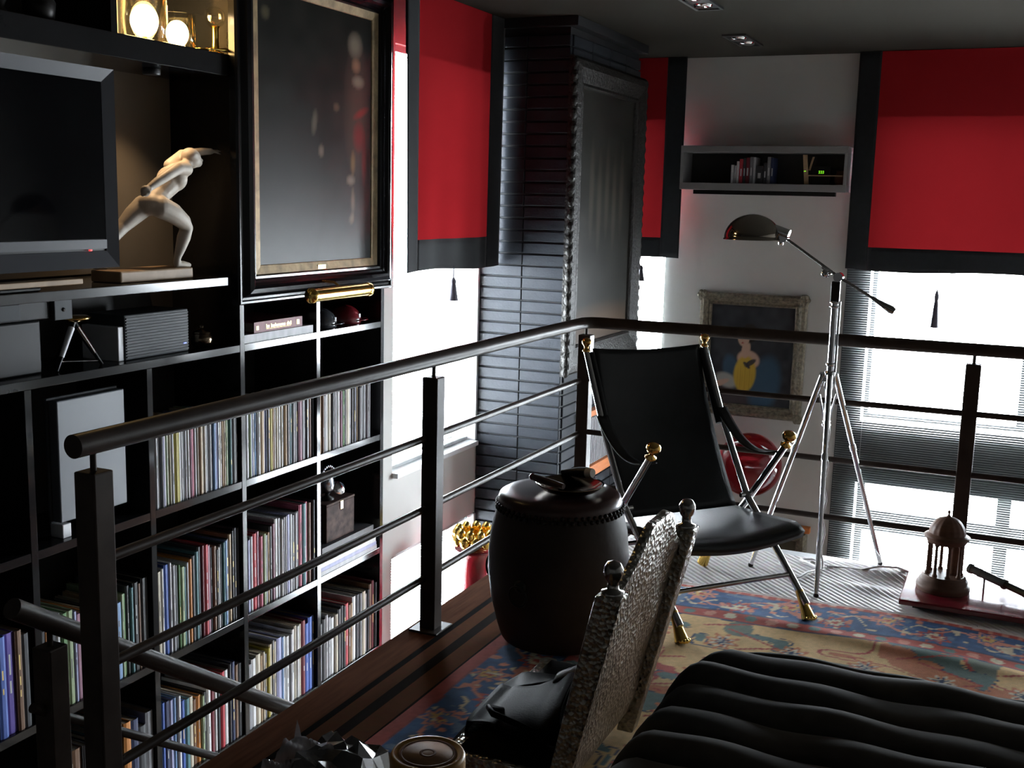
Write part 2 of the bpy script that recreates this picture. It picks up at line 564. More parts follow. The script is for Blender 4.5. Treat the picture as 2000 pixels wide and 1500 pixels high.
# loft slab, edge board, metal nosing
FE = -1.865
struct('floor', G().box((FE + 0.02, YB, -0.26), (XR, RY + 0.04, -0.012)), 'slab', label='loft floor slab')
struct('trim_1', G().box((FE, YB, -0.28), (-1.735, RY + 0.06, 0.002)), 'edge_wood', label='brown wooden edge board under the side railing', bevel=0.004)
struct('trim_2', G().box((-1.735, RY + 0.01, -0.28), (XR, RY + 0.075, 0.004)), 'steel_strip', label='pale metal nosing along the loft edge', bevel=0.003)

# ribbed sisal carpet: ridges run across, dark woven bands beside the edge board
m = bpy.data.materials.new('sisal')
m.use_nodes = True
MATS['sisal'] = m
nt = m.node_tree
bs = nt.nodes['Principled BSDF']
bs.inputs['Roughness'].default_value = 0.5
bs.inputs['Specular IOR Level'].default_value = 0.45
tc = nt.nodes.new('ShaderNodeTexCoord')
sep = nt.nodes.new('ShaderNodeSeparateXYZ')
nt.links.new(tc.outputs['Object'], sep.inputs['Vector'])
rmp = nt.nodes.new('ShaderNodeMapRange')
rmp.inputs['From Min'].default_value = -1.735
rmp.inputs['From Max'].default_value = -1.505
nt.links.new(sep.outputs['X'], rmp.inputs['Value'])
cr = nt.nodes.new('ShaderNodeValToRGB')
cr.color_ramp.interpolation = 'CONSTANT'
el = cr.color_ramp.elements
el[0].position, el[0].color = 0.0, (0.012, 0.010, 0.010, 1)
el[1].position, el[1].color = 0.10, (0.20, 0.085, 0.045, 1)
for p, c in ((0.33, (0.025, 0.018, 0.016, 1)), (0.50, (0.20, 0.085, 0.045, 1)), (0.80, (0.03, 0.02, 0.018, 1)), (0.92, (0.62, 0.58, 0.57, 1))):
    e = el.new(p)
    e.color = c
nt.links.new(rmp.outputs['Result'], cr.inputs['Fac'])
gt = nt.nodes.new('ShaderNodeMath')
gt.operation = 'GREATER_THAN'
gt.inputs[1].default_value = 0.92
nt.links.new(rmp.outputs['Result'], gt.inputs[0])
ms = nt.nodes.new('ShaderNodeMath')
ms.operation = 'MULTIPLY_ADD'
ms.inputs[1].default_value = 0.33
ms.inputs[2].default_value = 0.02
nt.links.new(gt.outputs[0], ms.inputs[0])
nt.links.new(ms.outputs[0], bs.inputs['Specular IOR Level'])
mr_ = nt.nodes.new('ShaderNodeMath')
mr_.operation = 'MULTIPLY_ADD'
mr_.inputs[1].default_value = -0.45
mr_.inputs[2].default_value = 0.97
nt.links.new(gt.outputs[0], mr_.inputs[0])
nt.links.new(mr_.outputs[0], bs.inputs['Roughness'])
nz = nt.nodes.new('ShaderNodeTexNoise')
nz.inputs['Scale'].default_value = 40
nt.links.new(tc.outputs['Object'], nz.inputs['Vector'])
mm = nt.nodes.new('ShaderNodeMix')
mm.data_type = 'RGBA'
mm.blend_type = 'MULTIPLY'
mm.inputs['Factor'].default_value = 0.3
nt.links.new(cr.outputs['Color'], mm.inputs['A'])
nt.links.new(nz.outputs['Color'], mm.inputs['B'])
nt.links.new(mm.outputs['Result'], bs.inputs['Base Color'])

g = G()


def carpet_fn(u, v):
    x, y = -1.735 + u * (XR + 1.735), YB + 3.0 + v * (RY + 0.01 - YB - 3.0)
    d2 = ((x + 0.40) / 0.17) ** 2 + ((y - 4.73) / 0.10) ** 2
    z = 0.004 + 0.030 * math.exp(-d2) + 0.010 * math.exp(-(((x + 0.45) / 0.12) ** 2 + ((y - 4.52) / 0.05) ** 2))
    return (x, y, z)


g.grid(carpet_fn, 200, 120)
g.box((-1.735, YB + 3.0, -0.012), (XR, RY + 0.01, -0.002))
carpet = struct('floor_carpet', g, 'sisal', label='ribbed brown sisal carpet with dark woven edge bands')
# the ribs that can be told apart, woven proud of the backing (as one mass)
g = G()
X0_, X1_, Y0_, Y1_ = -1.50, 0.70, 4.02, RY + 0.005
c_ = X0_ + Y0_
while c_ < X1_ + Y1_:
    # rib runs along (1, -1): x + y = c_
    xa, xb = max(X0_, c_ - Y1_), min(X1_, c_ - Y0_)
    if xb - xa > 0.02:
        n_ = max(2, int((xb - xa) / 0.06))
        prev = None
        for k in range(n_ + 1):
            x = xa + (xb - xa) * k / n_
            y = c_ - x
            z = carpet_fn((x + 1.735) / (XR + 1.735), (y - YB - 3.0) / (RY + 0.01 - YB - 3.0))[2] + 0.0004
            w = 0.0062
            row = [(x - w, y - w, z), (x, y, z + 0.0030), (x + w, y + w, z)]
            if prev:
                g.add(prev + row, [(0, 3, 4, 1), (1, 4, 5, 2)], 0, True)
            prev = row
    c_ += 0.034
part('carpet_ribs', g, 'sisal', carpet, kind='stuff')


# windows -----------------------------------------------------------
def boxes(parent, name, lst, mt, bevel=0.0):
    for a, b in lst:
        part(name, G().box(a, b), mt, parent, bevel=bevel)


win1 = struct_empty('window_1', (XL, (W0 + W1) / 2, S_SILL), 'tall window over a lower window beside the bookcase')
xf0, xf1 = XL - 0.22, XL - 0.16
boxes(win1, 'window_frame', [((xf0, W0, S_SILL), (xf1, W0 + 0.04, S_HEAD)), ((xf0, W1 - 0.04, S_SILL), (xf1, W1, S_HEAD)),
                             ((xf0, W0 + 0.04, S_HEAD - 0.04), (xf1, W1 - 0.04, S_HEAD)), ((xf0, W0 + 0.04, S_SILL), (xf1, W1 - 0.04, S_SILL + 0.04)),
                             ((xf0, W0, S_LSILL), (xf1, W0 + 0.04, S_LHEAD)), ((xf0, W1 - 0.04, S_LSILL), (xf1, W1, S_LHEAD)),
                             ((xf0, W0 + 0.04, S_LHEAD - 0.04), (xf1, W1 - 0.04, S_LHEAD)), ((xf0, W0 + 0.04, S_LSILL), (xf1, W1 - 0.04, S_LSILL + 0.04))], 'frame_white')
boxes(win1, 'pane', [((XL - 0.193, W0 + 0.04, S_SILL + 0.04), (XL - 0.189, W1 - 0.04, S_HEAD - 0.04)),
                     ((XL - 0.193, W0 + 0.04, S_LSILL + 0.04), (XL - 0.189, W1 - 0.04, S_LHEAD - 0.04))], 'window_glass')
boxes(win1, 'sill', [((XL - 0.15, W0 - 0.0, S_SILL - 0.001), (XL + 0.035, W1, S_SILL + 0.028))], 'frame_white', 0.004)
boxes(win1, 'jamb_trim', [((XL - 0.10, W1 - 0.006, S_SILL + 0.03), (XL + 0.012, W1 + 0.018, S_HEAD)), ((XL - 0.10, W1 - 0.006, S_LSILL), (XL + 0.012, W1 + 0.018, S_LHEAD))], 'frame_white')

win2 = struct_empty('window_2', ((V0 + V1) / 2, YW, F_SILL), 'narrow window between the chimney breast and the wall cabinet')
ya, yb_ = YW + 0.16, YW + 0.22
boxes(win2, 'window_frame', [((V0, ya, F_SILL), (V0 + 0.04, yb_, F_HEAD)), ((V1 - 0.03, ya, F_SILL), (V1, yb_, F_HEAD)),
                             ((V0 + 0.04, ya, F_HEAD - 0.04), (V1 - 0.03, yb_, F_HEAD)), ((V0 + 0.04, ya, F_SILL), (V1 - 0.03, yb_, F_SILL + 0.04))], 'frame_white')
boxes(win2, 'pane', [((V0 + 0.04, YW + 0.189, F_SILL + 0.04), (V1 - 0.03, YW + 0.193, F_HEAD - 0.04))], 'window_glass')

win3 = struct_empty('window_3', ((WX0 + WX1) / 2, YW, F_SILL), 'wide two-storey window behind the cross railing')
win4 = struct_empty('window_4', (1.25, YW, F_SILL), 'plain window beyond the wide two-storey one')
boxes(win4, 'window_frame', [((0.80, ya, F_SILL), (0.85, yb_, 1.09)), ((1.65, ya, F_SILL), (1.70, yb_, 1.09)), ((0.85, ya, 1.09 - 0.04), (1.65, yb_, 1.09)), ((0.85, ya, F_SILL), (1.65, yb_, F_SILL + 0.04))], 'frame_grey')
boxes(win4, 'pane', [((0.85, YW + 0.189, F_SILL + 0.04), (1.65, YW + 0.193, 1.09 - 0.04))], 'window_glass')
fr = []
for x0, x1 in ((WX0, WX0 + 0.05), (-0.02, 0.07), (WX1 - 0.05, WX1)):
    fr.append(((x0, ya, F_LSILL), (x1, yb_, F_LHEAD)))
for x0, x1 in ((WX0, WX0 + 0.03), (0.05, 0.10), (WX1 - 0.05, WX1)):
    fr.append(((x0, ya, F_SILL), (x1, yb_, F_HEAD)))
for x0, x1 in ((WX0 + 0.05, -0.02), (0.07, WX1 - 0.05)):
    fr += [((x0, ya, -0.80), (x1, yb_, -0.645)), ((x0, ya, F_LHEAD - 0.015), (x1, yb_, F_LHEAD)), ((x0, ya, F_LSILL), (x1, yb_, F_LSILL + 0.05))]
for x0, x1 in ((WX0 + 0.03, 0.05), (0.10, WX1 - 0.05)):
    fr += [((x0, ya, F_SILL), (x1, yb_, F_SILL + 0.03)), ((x0, ya, F_HEAD - 0.04), (x1, yb_, F_HEAD))]
boxes(win3, 'window_frame', fr, 'frame_grey')
pn = []
for x0, x1 in ((WX0 + 0.05, -0.02), (0.07, WX1 - 0.05)):
    pn += [((x0, YW + 0.189, -0.645), (x1, YW + 0.193, F_LHEAD - 0.015)), ((x0, YW + 0.189, F_LSILL + 0.05), (x1, YW + 0.193, -0.80))]
for x0, x1 in ((WX0 + 0.03, 0.05), (0.10, WX1 - 0.05)):
    pn.append(((x0, YW + 0.189, F_SILL + 0.03), (x1, YW + 0.193, F_HEAD - 0.04)))
boxes(win3, 'pane', pn, 'window_glass')
boxes(win3, 'spandrel_panel', [((WX0 - 0.16, YW - 0.012, F_LHEAD), (WX1, YW - 0.001, F_SILL - 0.005))], 'frame_grey')
boxes(win3, 'jamb_panel', [((WX0 - 0.16, YW - 0.012, F_LSILL), (WX0, YW - 0.001, F_LHEAD)), ((WX0 - 0.16, YW - 0.012, F_SILL), (WX0, YW - 0.001, F_HEAD))], 'frame_grey')


# venetian blinds ---------------------------------------------------
def blind(along, a0, a1, pos, z0, z1, label, tilt=0.12, into=-1, gap=None):
    """along 'y': hangs at X=pos, along 'x': hangs at Y=pos; slats are too fine to pick apart"""
    loc = (pos, (a0 + a1) / 2, z0) if along == 'y' else ((a0 + a1) / 2, pos, z0)
    t = thing('venetian_blind', label, 'blind', loc, 'venetian blinds in the windows')
    g = G()
    n = int((z1 - z0 - 0.05) / 0.016)
    for i in range(n):
        z = z0 + 0.022 + i * 0.016
        prof = [(-0.008, -0.008 * tilt), (0, 0.0012), (0.008, 0.008 * tilt)]
        for (p0, q0), (p1, q1) in zip(prof, prof[1:]):
            if along == 'y':
                vs = [(pos + p0, a0, z + q0), (pos + p0, a1, z + q0), (pos + p1, a1, z + q1), (pos + p1, a0, z + q1)]
            else:
                vs = [(a0, pos + p0, z + q0), (a1, pos + p0, z + q0), (a1, pos + p1, z + q1), (a0, pos + p1, z + q1)]
            g.add(vs, [(0, 1, 2, 3)], 0, True)
    part('slats', g, 'slat_metal', t, kind='stuff')

    def bar(za, zb, w):
        if along == 'y':
            return G().box((pos - w, a0, za), (pos + w, a1, zb))
        return G().box((a0, pos - w, za), (a1, pos + w, zb))
    part('bottom_rail', bar(z0, z0 + 0.018, 0.012), 'slat_metal', t)
    part('headrail', bar(z1 - 0.035, z1, 0.02), 'slat_metal', t)
    for f in (0.12, 0.88):
        a = a0 + (a1 - a0) * f
        p0 = (pos, a, z0 + 0.01) if along == 'y' else (a, pos, z0 + 0.01)
        p1 = (pos, a, z1 - 0.02) if along == 'y' else (a, pos, z1 - 0.02)
        part('ladder_cord', G().tube([p0, p1], 0.0012, 5), 'white_cable', t)
    return t


blind('y', W0 + 0.005, W1 - 0.012, XL - 0.05, S_SILL + 0.03, S_HEAD, 'pale slatted blind in the tall window beside the bookcase')
blind('y', W0 + 0.005, W1 - 0.012, XL - 0.05, S_LSILL, S_LHEAD, 'pale slatted blind in the lower window beside the bookcase')
blind('x', V0 + 0.02, V1 + 0.005, YW - 0.035, F_SILL + 0.01, F_HEAD, 'pale slatted blind behind the narrow red shade')
blind('x', WX0 - 0.15, WX1 - 0.02, YW - 0.05, F_LSILL, F_HEAD, 'grey slatted blind across the wide two-storey window')

# chimney breast of painted stack-bonded bricks ----------------------
CX, CY, CY2 = -2.443, 6.147, 7.40
chim = struct_empty('wall_chimney', (XL, CY, ZF), 'dark painted brick chimney breast in the corner')
part('core', G().box((XL, CY + 0.012, ZF), (CX - 0.012, CY2, ZC)), 'mortar', chim)
part('cornice', G().box((XL + 0.001, CY - 0.035, 2.475), (CX + 0.05, CY2 + 0.01, ZC - 0.001)), 'mortar', chim, bevel=0.004)
BP = 0.0695
bz = [-0.90 + i * BP for i in range(int((2.47 + 0.90) / BP))]


def brick_mesh(dx, dy, dz):
    bm = bmesh.new()
    bmesh.ops.create_cube(bm, size=1)
    bmesh.ops.scale(bm, vec=(dx, dy, dz), verts=bm.verts)
    bmesh.ops.bevel(bm, geom=bm.edges[:], offset=0.0035, segments=1, affect='EDGES')
    me = bpy.data.meshes.new('brick')
    bm.to_mesh(me)
    bm.free()
    me.materials.append(M['brick_paint'])
    return me


fb = [brick_mesh(0.2795, 0.03, BP - 0.009), brick_mesh(0.2655, 0.03, BP - 0.009)]
fxc = [-3.0 + 0.005 + 0.2795 / 2, CX - 0.004 - 0.2655 / 2]
for z in bz:
    for k in (0, 1):
        part('brick', fb[k], None, chim, loc=(fxc[k], CY + 0.011 + random.uniform(-0.0012, 0.0012), z + BP / 2))
nsd = 4
sl = (CY2 - CY - 0.03) / nsd
sb = brick_mesh(0.03, sl - 0.007, BP - 0.009)
for z in bz:
    for k in range(nsd):
        part('brick', sb, None, chim, loc=(CX - 0.011 + random.uniform(-0.0012, 0.0012), CY + 0.029 + sl * (k + 0.5), z + BP / 2))
# bricks below the loft line are joined: nothing shows of them singly
g = G()
z = -0.90 - BP
while z > ZF:
    for k, w in ((0, 0.2795), (1, 0.2655)):
        g.box((fxc[k] - w / 2, CY - 0.003, z + 0.004), (fxc[k] + w / 2, CY + 0.02, z + BP - 0.004))
    z -= BP
part('lower_bricks', g, 'brick_paint', chim, kind='stuff')

# ================================================================== THE RAILING
rail = thing('loft_railing', 'dark bronze loft railing with round handrail and three thin bars', 'railing', (RX, RY, 0))
R = 0.026
el_ = [(RX + 0.07 - 0.07 * math.cos(a), RY - 0.07 + 0.07 * math.sin(a), ZH) for a in [PI / 2 * i / 8 for i in range(9)]]
part('handrail', G().tube([(RX, 1.735, ZH + 0.006)] + el_ + [(XR - 0.02, RY, ZH)], R, 24), 'bronze_rail', rail)


def post(x, y, ztop=0.90):
    p = part('post', G().box((x - 0.029, y - 0.029, 0.0), (x + 0.029, y + 0.029, ztop)), 'bronze_rail', rail, bevel=0.004)
    part('stem', G().tube([(x, y, ztop), (x, y, ZH - 0.02)], 0.007, 8), 'bronze_rail', p)
    part('base_plate', G().box((x - 0.055, y - 0.06, 0.002), (x + 0.055, y + 0.06, 0.010)), 'bronze_rail', p, bevel=0.002)


for x, y in ((RX, 1.79), (RX, 3.335), (RX, RY), (-0.145, RY), (1.50, RY)):
    post(x, y)
for z in (0.688, 0.440, 0.190):
    part('bar', G().tube([(RX - 0.016, 1.77, z), (RX - 0.016, RY, z)], 0.0125, 12), 'bronze_rail', rail)
    part('bar', G().tube([(RX, RY - 0.016, z + 0.012), (XR - 0.02, RY - 0.016, z + 0.012)], 0.0125, 12), 'bronze_rail', rail)

# stair balustrade going down behind the loft edge
SX = -2.06
st = thing('stair_railing', 'dark handrail sloping down the stair behind the loft railing', 'railing', (SX, 1.8, -2.0))


def sr(y, dz=0.0):
    return (SX, y, 0.535 - 0.655 * (y - 1.80) + dz)


part('handrail', G().tube([sr(1.795), sr(4.6)], 0.025, 20), 'bronze_rail', st)
for dz in (-0.235, -0.46):
    part('bar', G().tube([sr(1.84, dz), sr(4.5, dz)], 0.0125, 10), 'bronze_rail', st)
for y in (1.90, 3.2, 4.4):
    zt = sr(y)[2] - 0.06
    p = part('post', G().box((SX - 0.029, y - 0.029, zt - 1.0), (SX + 0.029, y + 0.029, zt)), 'bronze_rail', st, bevel=0.004)
    part('stem', G().tube([(SX, y, zt - 0.01), (SX, y, zt + 0.05)], 0.007, 8), 'bronze_rail', p)
stairs = struct_empty('floor_stairs', (SX, 1.8, ZF), 'dark stair flight under the sloping handrail')
for i in range(15):
    y = 1.45 + i * 0.27
    z = -0.18 - i * 0.177
    if z - 0.05 > ZF:
        part('tread', G().box((-2.95, y, z - 0.05), (FE - 0.01, y + 0.30, z)), 'edge_wood', stairs)
part('stringer', G().add([(-2.0, 1.4, -0.55), (-2.0, 4.9, -2.6), (-2.0, 4.9, -2.3), (-2.0, 1.4, -0.2),
                          (-1.9, 1.4, -0.55), (-1.9, 4.9, -2.6), (-1.9, 4.9, -2.3), (-1.9, 1.4, -0.2)],
                         [(0, 1, 2, 3), (7, 6, 5, 4), (0, 4, 5, 1), (3, 2, 6, 7), (0, 3, 7, 4), (1, 5, 6, 2)]), 'slab', stairs)

# ================================================================== THE BOOKCASE
BK = -3.36                      # back of the case
UY = [1.55, 2.13, 2.705, 3.285, 3.85, 4.42, 5.005]     # uprights (near faces), 0.03 wide
UT = 0.03
SZ = {'S1': 0.862, 'S2': 0.266, 'S3': -0.352, 'S4': -0.905, 'S5': -1.50, 'S6': -2.10}
bc = thing('bookcase', 'black lacquered wall-wide bookcase with grid of open bays', 'bookcase', (XL, 3.3, ZF))
part('back_panel', G().box((BK - 0.02, UY[0], ZF), (BK, Y7, ZC)), 'lacquer_back', bc)
for i, y in enumerate(UY):
    top = ZC - 0.005
    if i in (1, 2, 3):
        top = SZ['S1'] - 0.032
    if i == 5:
        top = 1.30
    part('upright', G().box((BK, y, ZF), (XL, y + UT, top)), 'lacquer', bc, bevel=0.0015)
for k, z in SZ.items():
    for i in range(6):
        if k == 'S1' and i < 4:
            continue
        part('shelf', G().box((BK, UY[i] + UT, z - 0.032), (XL - 0.001, UY[i + 1], z)), 'lacquer', bc, bevel=0.0015)
part('shelf', G().box((BK, UY[0] + UT, SZ['S1'] - 0.032), (XL - 0.001, UY[4], SZ['S1'])), 'lacquer', bc, bevel=0.0015)
part('shelf', G().box((BK, UY[0] + UT, 1.965), (XL - 0.001, UY[4], 2.05)), 'lacquer', bc, bevel=0.002, label='thick shelf above the television')
part('shelf', G().box((BK, UY[4] + UT, 1.28), (XL - 0.001, UY[6], 1.31)), 'lacquer', bc, bevel=0.0015)
part('niche_panel', G().box((BK, UY[0] + UT, 1.17), (BK + 0.012, UY[4], 1.965)), 'niche_back', bc, label='warm grey back of the television niche')
part('television_shelf', G().box((BK + 0.012, UY[0] + UT, 1.128), (-2.93, 3.69, 1.162)), 'shelf_edge', bc, bevel=0.002, label='steel-edged shelf under the television')
part('upper_divider', G().box((BK, 3.16, 2.05), (XL - 0.002, 3.19, ZC - 0.005)), 'lacquer', bc)

# ------------------------------------------------------------------ books
BAYN = {4: 'bay beside the window', 3: 'second bay from the window', 2: 'third bay from the window', 1: 'fourth bay from the window', 0: 'fifth bay from the window'}
BAYY = {4: (UY[5] + UT, UY[6]), 3: (UY[4] + UT, UY[5]), 2: (UY[3] + UT, UY[4]), 1: (UY[2] + UT, UY[3]), 0: (UY[1] + UT, UY[2])}


def book(y0, w, h, z, depth, color, label, group, xfront=XL - 0.012, lean=0.0, marks=True):
    """upright book, spine towards +X, origin at its foot"""
    g = G()
    d = depth
    t = min(0.003, w * 0.2)
    g.box((-d, 0, 0), (-0.003, t, h), 0)                 # boards
    g.box((-d, w - t, 0), (-0.003, w, h), 0)
    # rounded spine
    sp = [(0.0, t * 0.4), (0.0035, w * 0.3), (0.0035, w * 0.7), (0.0, w - t * 0.4)]
    vs = [(x - 0.003, y, 0) for x, y in sp] + [(x - 0.003, y, h) for x, y in sp]
    g.add(vs, [(0, 1, 5, 4), (1, 2, 6, 5), (2, 3, 7, 6), (4, 5, 6, 7), (3, 2, 1, 0)], 0)
    g.box((-d + 0.004, t, 0.004), (-0.004, w - t, h - 0.004), 1)
    if marks and w > 0.010 and random.random() < 0.55:
        mm_ = 0.0006
        n = random.randint(1, 3)
        zz = h * random.uniform(0.25, 0.5)
        for _ in range(n):
            ln = h * random.uniform(0.05, 0.22)
            if zz + ln > h * 0.93:
                break
            g.box((0.0003, w * 0.42, zz), (0.0003 + mm_, w * 0.58, zz + ln), 2)
            zz += ln + h * random.uniform(0.02, 0.10)
    dark = color in ('black', 'charcoal', 'navy', 'blue', 'dark red', 'red', 'violet', 'teal', 'brown', 'green', 'grey')
    me = g.mesh('book', ['book_' + color.replace(' ', '_'), 'pages', random.choice(['print_white', 'print_gold']) if dark else 'print_dark'])
    o = part('book', me, None, None, loc=(xfront, y0, z + 0.0005))
    if lean:
        o.rotation_euler = (lean, 0, 0)
    return tag(o, label, 'book', group)


def fill_row(bay, shelf, rowname, cols, wr, hr, depth=(0.24, 0.28), span=(0, 1), xj=0.012, hfun=None):
    y0, y1 = BAYY[bay]
    a, b = y0 + (y1 - y0) * span[0] + 0.003, y0 + (y1 - y0) * span[1] - 0.004
    lst = []
    items = [(c, random.uniform(*wr)) if isinstance(c, str) else c for c in cols]
    k_ = (b - a) / sum(w + 0.0006 for c, w in items)
    y = a
    for c, w in items:
        w = w * k_
        f = (y - a) / (b - a)
        h = random.uniform(*hr) if hfun is None else hfun(f) + random.uniform(-0.012, 0.012)
        lst.append((y, w, h, c))
        y += w + 0.0006 * k_
    n = len(lst)
    grp = rowname + ', ' + BAYN[bay]
    for k, (y, w, h, c) in enumerate(lst):
        size = 'slim' if w < 0.019 else ('thick' if w > 0.034 else 'medium')
        # counted from the window end (the far end of the bay)
        book(y, w, h, SZ[shelf], random.uniform(*depth), c, f'{size} {c} book, {ORD[n - 1 - k]} from the window end, {rowname}, {BAYN[bay]}', grp,
             xfront=XL - 0.008 - random.uniform(0, xj))
    return n


LPW = (0.008, 0.017)
# upper row (records and thin art books)
fill_row(2, 'S2', 'upper row', ['white', 'pale grey', 'pale grey', 'grey', 'lavender', 'white', 'pale green', 'cream', 'cream', 'white', ('olive yellow', 0.026), 'white', 'pale grey',
                                'charcoal', 'pale grey', 'white', 'mauve', 'pink', 'pale grey', 'cream', 'tan', 'cream', 'white', 'grey', ('grey', 0.022), 'sky blue', 'lavender',
                                'white', 'cream', 'white', 'tan', 'cream', 'pale green', 'pale grey', ('teal', 0.014), ('black', 0.030), 'charcoal'],
         LPW, (0.300, 0.318))
fill_row(3, 'S2', 'upper row', ['white', 'pale grey', 'white', 'pale green', 'lavender', 'white', 'sky blue', 'white', ('tan', 0.022), 'lavender', 'navy', 'grey', ('olive yellow', 0.018), 'tan', 'white',
                                'cream', 'white', 'cream', 'pale grey', 'tan', 'grey', 'teal', 'charcoal', 'pale grey', 'grey', 'charcoal', ('mauve', 0.022), 'grey', 'grey', 'charcoal', 'pale grey', 'brown', 'black'],
         LPW, (0.290, 0.312))
fill_row(4, 'S2', 'upper row', [('tan', 0.024), ('brown', 0.012), 'grey', ('white', 0.02), ('cream', 0.022), 'charcoal', 'grey', 'pale grey', 'white', 'mauve', 'green', 'grey',
                                ('cream', 0.026), 'pale grey', 'grey', 'charcoal', 'navy', 'tan', 'grey', 'charcoal', 'grey', 'pale grey', 'grey'], (0.010, 0.024), (0.270, 0.300), span=(0, 0.86))
# middle row
fill_row(0, 'S3', 'middle row', ['grey', 'charcoal', 'dark red', 'grey', 'red', 'pink', 'grey', 'black', ('blue', 0.03), ('violet', 0.036), 'brown', 'charcoal'], (0.02, 0.034), (0.32, 0.37), span=(0.25, 0.97))
fill_row(1, 'S3', 'middle row', ['black', 'orange', 'pale grey', 'charcoal', 'white', 'green', 'pale green', 'lavender', 'mauve', 'orange', 'cream', 'pale green', 'charcoal', 'black', 'grey', 'cream', 'tan',
                                 ('sky blue', 0.026), 'pale green', 'green', 'charcoal', 'teal', 'black', 'brown', 'black', 'charcoal'], (0.014, 0.026), (0.31, 0.36),
         hfun=lambda f: 0.325 + 0.03 * math.sin(9 * f))
fill_row(2, 'S3', 'middle row', ['white', ('cream', 0.024), 'white', ('blue', 0.026), 'white', 'grey', 'charcoal', 'green', 'pale green', 'teal', 'pale grey', ('orange', 0.018), 'charcoal', 'teal',
                                 'charcoal', 'dark red', ('red', 0.022), ('mauve', 0.022), 'charcoal', 'brown', 'charcoal', 'white', 'charcoal', 'teal', 'sky blue', 'charcoal', 'tan', 'black', 'charcoal', 'black'],
         (0.012, 0.022), (0.31, 0.38), hfun=lambda f: 0.345 + 0.05 * f + 0.02 * math.sin(15 * f))
fill_row(3, 'S3', 'middle row', ['navy', 'lavender', 'pale grey', ('red', 0.024), ('mauve', 0.018), ('pink', 0.020), 'pale green', 'grey', 'tan', 'charcoal', 'mauve', ('white', 0.020), 'pale grey', 'white', 'grey',
                                 'pale grey', 'lavender', 'pale grey', 'grey', 'pale grey', 'charcoal', ('pink', 0.022), ('teal', 0.024), 'pink', 'brown', 'dark red', 'charcoal'],
         (0.012, 0.022), (0.31, 0.40), hfun=lambda f: 0.325 + 0.085 * f + 0.015 * math.sin(17 * f))
# lower row
fill_row(1, 'S4', 'lower row', ['black', 'charcoal', 'cream', 'brown', 'charcoal', 'navy', 'white', 'charcoal', 'teal', 'charcoal', 'orange', 'navy', 'charcoal', 'grey'], (0.02, 0.034), (0.31, 0.37))
fill_row(2, 'S4', 'lower row', ['teal', 'blue', 'navy', 'lavender', 'sky blue', 'white', 'blue', 'teal', 'cream', 'brown', 'orange', 'pale green', 'charcoal', 'white', 'dark red', 'white', 'charcoal',
                                ('red', 0.026), ('white', 0.028), 'charcoal', 'navy', 'brown', 'charcoal'], (0.016, 0.028), (0.30, 0.37),
         hfun=lambda f: 0.325 + 0.03 * math.sin(8 * f + 1))
fill_row(3, 'S4', 'lower row', [('grey', 0.03), ('white', 0.03), ('cream', 0.030), ('tan', 0.016), 'cream', 'grey', 'olive yellow', ('cream', 0.02), 'grey', 'cream', ('lavender', 0.034), 'sky blue', 'white',
                                ('white', 0.026), 'pale grey', 'white', 'cream', 'white', 'cream', ('dark red', 0.026), ('blue', 0.03), ('blue', 0.03), 'navy'], (0.012, 0.020), (0.31, 0.38),
         hfun=lambda f: 0.320 + 0.055 * f + 0.01 * math.sin(20 * f))
fill_row(4, 'S4', 'lower row', [('grey', 0.026), ('charcoal', 0.02), 'pale grey', 'grey', ('white', 0.024), 'cream', 'charcoal', 'charcoal', 'charcoal', ('red', 0.024), 'brown', 'tan', ('white', 0.024), 'charcoal', 'grey',
                                ('cream', 0.022), 'grey', 'charcoal', 'brown', 'dark red', 'black'], (0.014, 0.024), (0.30, 0.37),
         hfun=lambda f: 0.31 + 0.05 * f + 0.015 * math.sin(22 * f))

# ------------------------------------------------------------------ things in the bookcase
# lying books and the box in the bay beside the window
def lying(name, y0, y1, z, h, color, label, cat='book', depth=0.27, xf=XL - 0.006, extra=None):
    g = G()
    d = depth
    t = min(0.004, h * 0.2)
    g.box((-d, 0, 0), (-0.003, y1 - y0, t), 0)
    g.box((-d, 0, h - t), (-0.003, y1 - y0, h), 0)
    g.box((-0.004, 0, 0), (0, y1 - y0, h), 0)
    g.box((-d + 0.004, 0.004, t), (-0.004, y1 - y0 - 0.004, h - t), 1)
    if extra:
        extra(g)
    o = part(name, g.mesh(name, ['book_' + color.replace(' ', '_'), 'pages', 'print_gold']), None, None, loc=(xf, y0, z))
    return tag(o, label, cat)


lying('book', 3.885, 4.40, SZ['S1'] + 0.0005, 0.036, 'pale grey', 'wide pale grey book lying under the red one below the big painting')


def gold_marks(g):
    w = 0.355
    g.box((0.0002, 0.015, 0.012), (0.0014, 0.032, 0.030), 2)
    x = 0.085
    random.seed(3)
    while x < 0.27:
        l = random.uniform(0.005, 0.010)
        g.box((0.0002, x, 0.016), (0.0014, x + l, 0.016 + random.choice((0.012, 0.012, 0.017))), 2)
        x += l + (0.002 if random.random() < 0.85 else 0.009)
    g.box((0.0002, 0.085, 0.011), (0.0014, 0.27, 0.0125), 2)
    g.box((0.0002, 0.315, 0.012), (0.0014, 0.336, 0.034), 2)


lying('book', 3.965, 4.325, SZ['S1'] + 0.037, 0.047, 'dark red', 'thick red book with gold lettering lying below the big painting', xf=XL - 0.014, extra=gold_marks)


